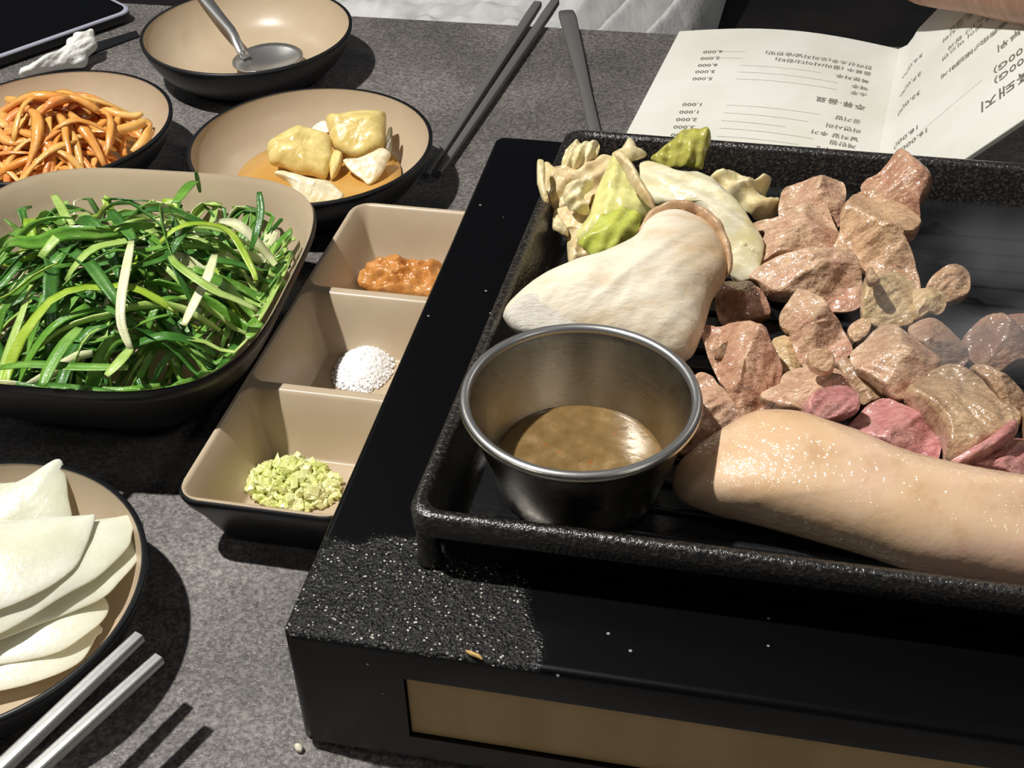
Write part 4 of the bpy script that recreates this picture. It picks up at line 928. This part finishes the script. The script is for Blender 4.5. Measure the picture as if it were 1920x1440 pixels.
def to_pageL(px, py):
    p = W(px, py, .007) - S0; p.z = 0
    # solve p = sd*t*LP + wl*s*WP
    det = sd_.x * wl.y - sd_.y * wl.x; t = (p.x * wl.y - p.y * wl.x) / det; s = (sd_.x * p.y - sd_.y * p.x) / det
    return s / WP, t / LP
PR_A = S0 + Vector((0, 0, .0024))
def to_pageR(px, py):
    s, t = .5, .5
    for _ in range(40):
        e = 1e-3; p = pageR(s, t); f = lambda q: ((q - CAM).dot(RIGHT) / (q - CAM).dot(FWD) * FPX + 960 - px, 720 - (q - CAM).dot(UP) / (q - CAM).dot(FWD) * FPX - py)
        a = f(p); b = f(pageR(s + e, t)); c = f(pageR(s, t + e))
        j11, j21, j12, j22 = (b[0] - a[0]) / e, (b[1] - a[1]) / e, (c[0] - a[0]) / e, (c[1] - a[1]) / e
        det = j11 * j22 - j12 * j21
        s -= max(-.2, min(.2, (a[0] * j22 - a[1] * j12) / det)); t -= max(-.2, min(.2, (j11 * a[1] - j21 * a[0]) / det))
    return s, t
def text(fn, body, s0, t0, size, sgn, m, right=False):
    """reads away from (s0,t0); letters stand upright for someone sitting opposite"""
    cu = bpy.data.curves.new('lettering', 'FONT'); cu.body = body; cu.size = size; cu.resolution_u = 2; cu.align_x = 'RIGHT' if right else 'LEFT'
    to = bpy.data.objects.new('lettering', cu); COL.objects.link(to); bpy.context.view_layer.update(); dg = bpy.context.evaluated_depsgraph_get()
    me = bpy.data.meshes.new_from_object(to.evaluated_get(dg)); bpy.data.objects.remove(to); bpy.data.curves.remove(cu)
    if not me.vertices: return
    bm = bmesh.new(); bm.from_mesh(me); bm.to_mesh(me); bm.free()
    V = []
    for v in me.vertices:
        s = s0 + sgn * v.co.x / WP; t = t0 + v.co.y / LP
        V.append(fn(s, t) + norm(fn, s, t) * .00035)
    F = [tuple(p.vertices) for p in me.polygons]; bpy.data.meshes.remove(me)
    obj('lettering', V, F, m, menu, smooth=False)
def rule(fn, a, b, w, m):
    V = []; n = 14
    for i in range(n):
        s = a[0] + (b[0] - a[0]) * i / (n - 1); t = a[1] + (b[1] - a[1]) * i / (n - 1)
        for k in (-1, 1): V.append(fn(s, t + k * w / LP) + norm(fn, s, t) * .0003)
    obj('rule_line', V, [(2 * i, 2 * i + 1, 2 * i + 3, 2 * i + 2) for i in range(n - 1)], m, menu, smooth=False)
rowsL = [((1637, 121), (1318, 94), '한라산소주(오리지널/순한맛)', '6,000'), ((1635, 132), (1313, 106), '음료수 (콜라/사이다/환타)', '2,000'), ((1631, 146), (1308, 119), '복분자주', '6,000'), ((1629, 159), (1303, 131), '맥주', '5,000'), ((1627, 171), (1298, 144), '소주', '5,000'),
         ((1616, 221), (1279, 192), '공기밥', '1,000'), ((1616, 238), (1273, 206), '라면사리', '1,000'), ((1611, 254), (1267, 220), '날치알 추가', '2,000'), ((1607, 267), (1262, 234), '계란찜', '3,000'), ((1600, 281), (1257, 249), '된장찌개', '5,000')]
for nm_, pr_, tx, price in rowsL:
    s, t = to_pageL(*nm_); text(pageL, tx, s, t - .012, .0053, 1, M['ink'])
    s2, t2 = to_pageL(*pr_); text(pageL, price, s2, t2 - .012, .0053, 1, M['ink'], right=True)
    ln = s + (len(tx) * .0056 + .006) / WP
    rule(pageL, (ln, (t + (t2 - t) * (ln - s) / (s2 - s)) - .004), (s2 - .185, t2 - .004 - (t2 - t) * .1), .00018, M['faint'])
s, t = to_pageL(1625, 193); text(pageL, '주류·음료', s, t - .012, .0072, 1, M['ink'])
# raised page
def lineR(p0, p1, body, size, m):
    s, t = to_pageR(*p0); s1, t1 = to_pageR(*p1)
    text(pageR, body, s, t - .008, size, -1, m, right=False)
s, t = to_pageR(1838, 192)
def endR(px, py, body, size, m=None):
    s, t = to_pageR(px, py); text(pageR, body, s, t - .006, size, -1, m or M['ink'], right=True)
endR(1836, 200, '제주 흑돼지', .0112)
endR(1863, 153, '한근 (600G)', .0085); endR(1862, 134, '반근 (300G)', .0085)
endR(1868, 92, '특수부위', .0085)
for (px, py), tx in (((1764, 145), '제주 돼지고기는 도톰하게'), ((1785, 128), '초벌하여 육즙을 가둔 뒤'), ((1766, 112), '멜젓에 찍어 먹으면'), ((1777, 92), '더욱 고소합니다 쌈과'), ((1767, 78), '함께 구운 김치와'), ((1780, 58), '버섯도 곁들여 드세요')):
    endR(px, py, tx, .0058)
for (px, py), tx in (((1692, 146), '54,000'), ((1688, 180), '27,000'), ((1684, 215), '32,000'), ((1677, 277), '18,000'), ((1690, 280), '16,000')):
    endR(px, py, tx, .0066)
a1 = to_pageR(1842, 150); b1 = to_pageR(1725, 250); rule(pageR, a1, (b1[0], a1[1] + .02), .00018, M['faint'])

# ------------------------------------------------------------------ phone, tissue, strip, crumbs
pc = W(251, 17, .0085); pa = (W(0, 106, .0085) - W(235, 24, .0085)).normalized(); pb = Vector((pa.y, -pa.x, 0)); pb = pb if pb.y > 0 else -pb
ph = empty('tablet', (pc + pa * .09 + pb * .06) * 1.0, 'black-screened tablet with a silver edge at the far left', 'tablet'); ph.location.z = 0
def tl(i, z, r=.009): return [Vector((pc.x, pc.y, 0)) + pa * x + pb * y + Vector((0, 0, z)) for x, y in rrect(i, i, .24 - i, .17 - i, r, 6)]
V, F = loft([tl(.0012, .0012), tl(.0, .0026), tl(0, .0068)]); obj('case', V, F, M['black_plastic'], ph, sharp=50)
V, F = loft([tl(.0001, .0068), tl(-.0003, .0074), tl(.0002, .0086), tl(.0014, .0088), tl(.0022, .0086)], True, False); obj('frame', V, F, mat('silver_edge', S(206, 208, 226), .35, metal=.4), ph)
V, F = loft([tl(.0022, .0080, .007), tl(.0022, .0086, .007)]); obj('screen', V, F, mat('black_glass', S(6, 6, 8), .06, spec=.5), ph, smooth=False)
M['tissue'] = mat('paper_tissue', S(232, 232, 226), .9, sss=.2, bumps=[(120, .6, .003), (500, .3, .001)])
def E3(*p): return [(x / 6, y / 6) for x, y in p]
o = blob('crumpled_tissue', E3((222,815),(250,785),(400,780),(520,680),(640,660),(660,590),(740,540),(760,470),(850,430),(860,395),(960,375),(1050,340),(1065,420),(1098,520),(1000,620),(990,680),(950,745),(800,755),(600,780),(420,815),(240,850)), .004, M['tissue'], lean=.5, T=.008, Tb=.006, k=2, seg=110, rings=18, facets=0, nz=.16, nsc=85, seed=101, floor=.0002, center=E3((800,620))[0], fib=.08, fdir=.9, edge=.05)
tag(o, 'crumpled white tissue between the tablet and the orange-strand bowl', 'tissue')
q = [W(166, 106, .0006), W(258, 66, .0006), W(250, 58, .0006), W(172, 84, .0006)]
q = [W(150, 112, .0), W(262, 70, .0), W(256, 60, .0), W(150, 92, .0)]
V = [v + Vector((0, 0, zz)) for zz in (.0002, .0012) for v in q]
tag(obj('paper_sleeve', V, [(3, 2, 1, 0), (4, 5, 6, 7), (0, 1, 5, 4), (1, 2, 6, 5), (2, 3, 7, 6), (3, 0, 4, 7)], M['black_plastic'], smooth=False), 'flat black strip between the crumpled tissue and the empty bowl', 'strip')
M['crumb'] = mat('fried_crumb', S(206, 168, 104), .6, bumps=[(700, .4, .0006)]); M['crumbw'] = mat('white_crumb', S(226, 218, 196), .6)
o = blob('crumb', [(872,1219),(885,1222),(900,1228),(906,1238),(893,1233),(880,1228)], HS + .0006, M['crumb'], lean=.3, T=.0008, Tb=.0005, seg=24, rings=5, facets=0, nz=.2, nsc=900, seed=3, floor=HS); tag(o, 'golden flake of crumb on the front edge of the stove', 'crumb')
o = blob('crumb', [(552,1398),(560,1394),(568,1400),(566,1410),(556,1409)], .001, M['crumbw'], lean=.3, T=.0012, Tb=.0008, seg=24, rings=5, facets=0, nz=.2, nsc=900, seed=4, floor=.0001); tag(o, 'white crumb on the table at the stove corner', 'crumb')

# ------------------------------------------------------------------ forearm over the menu
skin = mat('skin', S(156, 114, 90), .5, sss=.1, sss_rad=(.004, .002, .001), cols=[(.35, S(146, 104, 80)), (.65, S(164, 124, 98))], nscale=40, nstretch=(1, 4, 1), bumps=[(300, .1, .001)])
def before_page(px, py, qx, qy, gap):      # a point in front of the raised page
    s_, t_ = to_pageR(qx, qy); dep = (pageR(s_, t_) - CAM).dot(FWD) - gap; d_ = ray(px, py); return CAM + d_ * dep
aw = before_page(1715, -43, 1757, 14, .016); ae = before_page(1960, -24, 1920, 35, .016)
da = (ae - aw).normalized()
def rad_(t): return .019 + .020 * sm(t * 1.4)
me = bpy.data.meshes.new('forearm'); bm = bmesh.new()
hand = []
up_ = Vector((0, 0, 1)); sd2 = da.cross(up_).normalized()
joints = {'wrist': aw, 'mid': aw.lerp(ae, .45), 'elbow': ae + da * .08, 'shoulder': ae + da * .16 + Vector((.05, .12, .22)), 'palm': aw - da * .040 + up_ * .022, 'knuck': aw - da * .070 + up_ * .048}
rads = {'wrist': .0165, 'mid': .0175, 'elbow': .024, 'shoulder': .040, 'palm': .026, 'knuck': .024}
vs = {k: bm.verts.new(v) for k, v in joints.items()}
for a, b in (('shoulder', 'elbow'), ('elbow', 'mid'), ('mid', 'wrist'), ('wrist', 'palm'), ('palm', 'knuck')): bm.edges.new((vs[a], vs[b]))
rl = [rads[k] for k in joints]
for k, (o_, L_) in enumerate(((-.021, .055), (-.007, .064), (.007, .068), (.021, .062))):
    prev = vs['knuck']; base = joints['knuck'] + sd2 * o_
    pts = [base - da * .006, base - da * (L_ * .5) - up_ * .006, base - da * (L_ * .8) - up_ * .022]
    for p in pts: nv_ = bm.verts.new(p); bm.edges.new((prev, nv_)); prev = nv_; rl.append(.0088)
prev = vs['palm']
for p in (joints['palm'] - sd2 * .026 - da * .004 - up_ * .006, joints['palm'] - sd2 * .040 - da * .026 - up_ * .014, joints['palm'] - sd2 * .044 - da * .046 - up_ * .022):
    nv_ = bm.verts.new(p); bm.edges.new((prev, nv_)); prev = nv_; rl.append(.010)
bm.to_mesh(me); bm.free()
arm = bpy.data.objects.new('person', me); COL.objects.link(arm)
sk_ = arm.modifiers.new('skin', 'SKIN'); sk_.use_smooth_shade = True
for i, d_ in enumerate(me.skin_vertices[0].data): d_.radius = (rl[i], rl[i]); d_.use_root = (i == 1)
ss_ = arm.modifiers.new('sub', 'SUBSURF'); ss_.levels = 2; ss_.render_levels = 2
bpy.context.view_layer.update(); dg = bpy.context.evaluated_depsgraph_get()
nm = bpy.data.meshes.new_from_object(arm.evaluated_get(dg)); arm.modifiers.clear(); old = arm.data; arm.data = nm; bpy.data.meshes.remove(old); arm.data.name = 'person'
arm.data.materials.clear(); arm.data.materials.append(skin)
for p in arm.data.polygons: p.use_smooth = True
tag(arm, 'bare forearm of a person reaching in above the raised menu page', 'person')

# ------------------------------------------------------------------ smoke rising from the meat
vm = bpy.data.materials.new('smoke'); vm.use_nodes = True; nt = vm.node_tree; nt.nodes.clear()
out = nt.nodes.new('ShaderNodeOutputMaterial'); pv = nt.nodes.new('ShaderNodeVolumePrincipled'); pv.inputs['Color'].default_value = (.86, .89, .95, 1); pv.inputs['Anisotropy'].default_value = .2
tc = nt.nodes.new('ShaderNodeTexCoord'); n1_ = nt.nodes.new('ShaderNodeTexNoise'); n1_.inputs['Scale'].default_value = 26; n1_.inputs['Detail'].default_value = 2
nt.links.new(tc.outputs['Object'], n1_.inputs['Vector'])
ln_ = nt.nodes.new('ShaderNodeVectorMath'); ln_.operation = 'LENGTH'; mpn = nt.nodes.new('ShaderNodeMapping'); mpn.inputs['Scale'].default_value = (1 / .05, 1 / .05, 1 / .05)
nt.links.new(tc.outputs['Object'], mpn.inputs[0]); nt.links.new(mpn.outputs[0], ln_.inputs[0])
fr = nt.nodes.new('ShaderNodeMapRange'); fr.inputs[1].default_value = 1; fr.inputs[2].default_value = .2; fr.inputs[3].default_value = 0; fr.inputs[4].default_value = 1; nt.links.new(ln_.outputs['Value'], fr.inputs[0])
nr = nt.nodes.new('ShaderNodeMapRange'); nr.inputs[1].default_value = .42; nr.inputs[2].default_value = .72; nr.inputs[3].default_value = 0; nr.inputs[4].default_value = 1; nt.links.new(n1_.outputs[0], nr.inputs[0])
ml = nt.nodes.new('ShaderNodeMath'); ml.operation = 'MULTIPLY'; nt.links.new(fr.outputs[0], ml.inputs[0]); nt.links.new(nr.outputs[0], ml.inputs[1])
m2 = nt.nodes.new('ShaderNodeMath'); m2.operation = 'MULTIPLY'; m2.inputs[1].default_value = 36.0; nt.links.new(ml.outputs[0], m2.inputs[0]); nt.links.new(m2.outputs[0], pv.inputs['Density']); nt.links.new(pv.outputs[0], out.inputs['Volume'])
bm = bmesh.new(); bmesh.ops.create_icosphere(bm, subdivisions=3, radius=.05); me = bpy.data.meshes.new('smoke'); bm.to_mesh(me); bm.free(); me.materials.append(vm)
so = bpy.data.objects.new('smoke', me); COL.objects.link(so); so.location = W(1875, 590, .098)
so.scale = (1.0, .8, .75)
tag(so, 'faint wisp of smoke over the pork at the right of the griddle', 'smoke', kind='stuff')
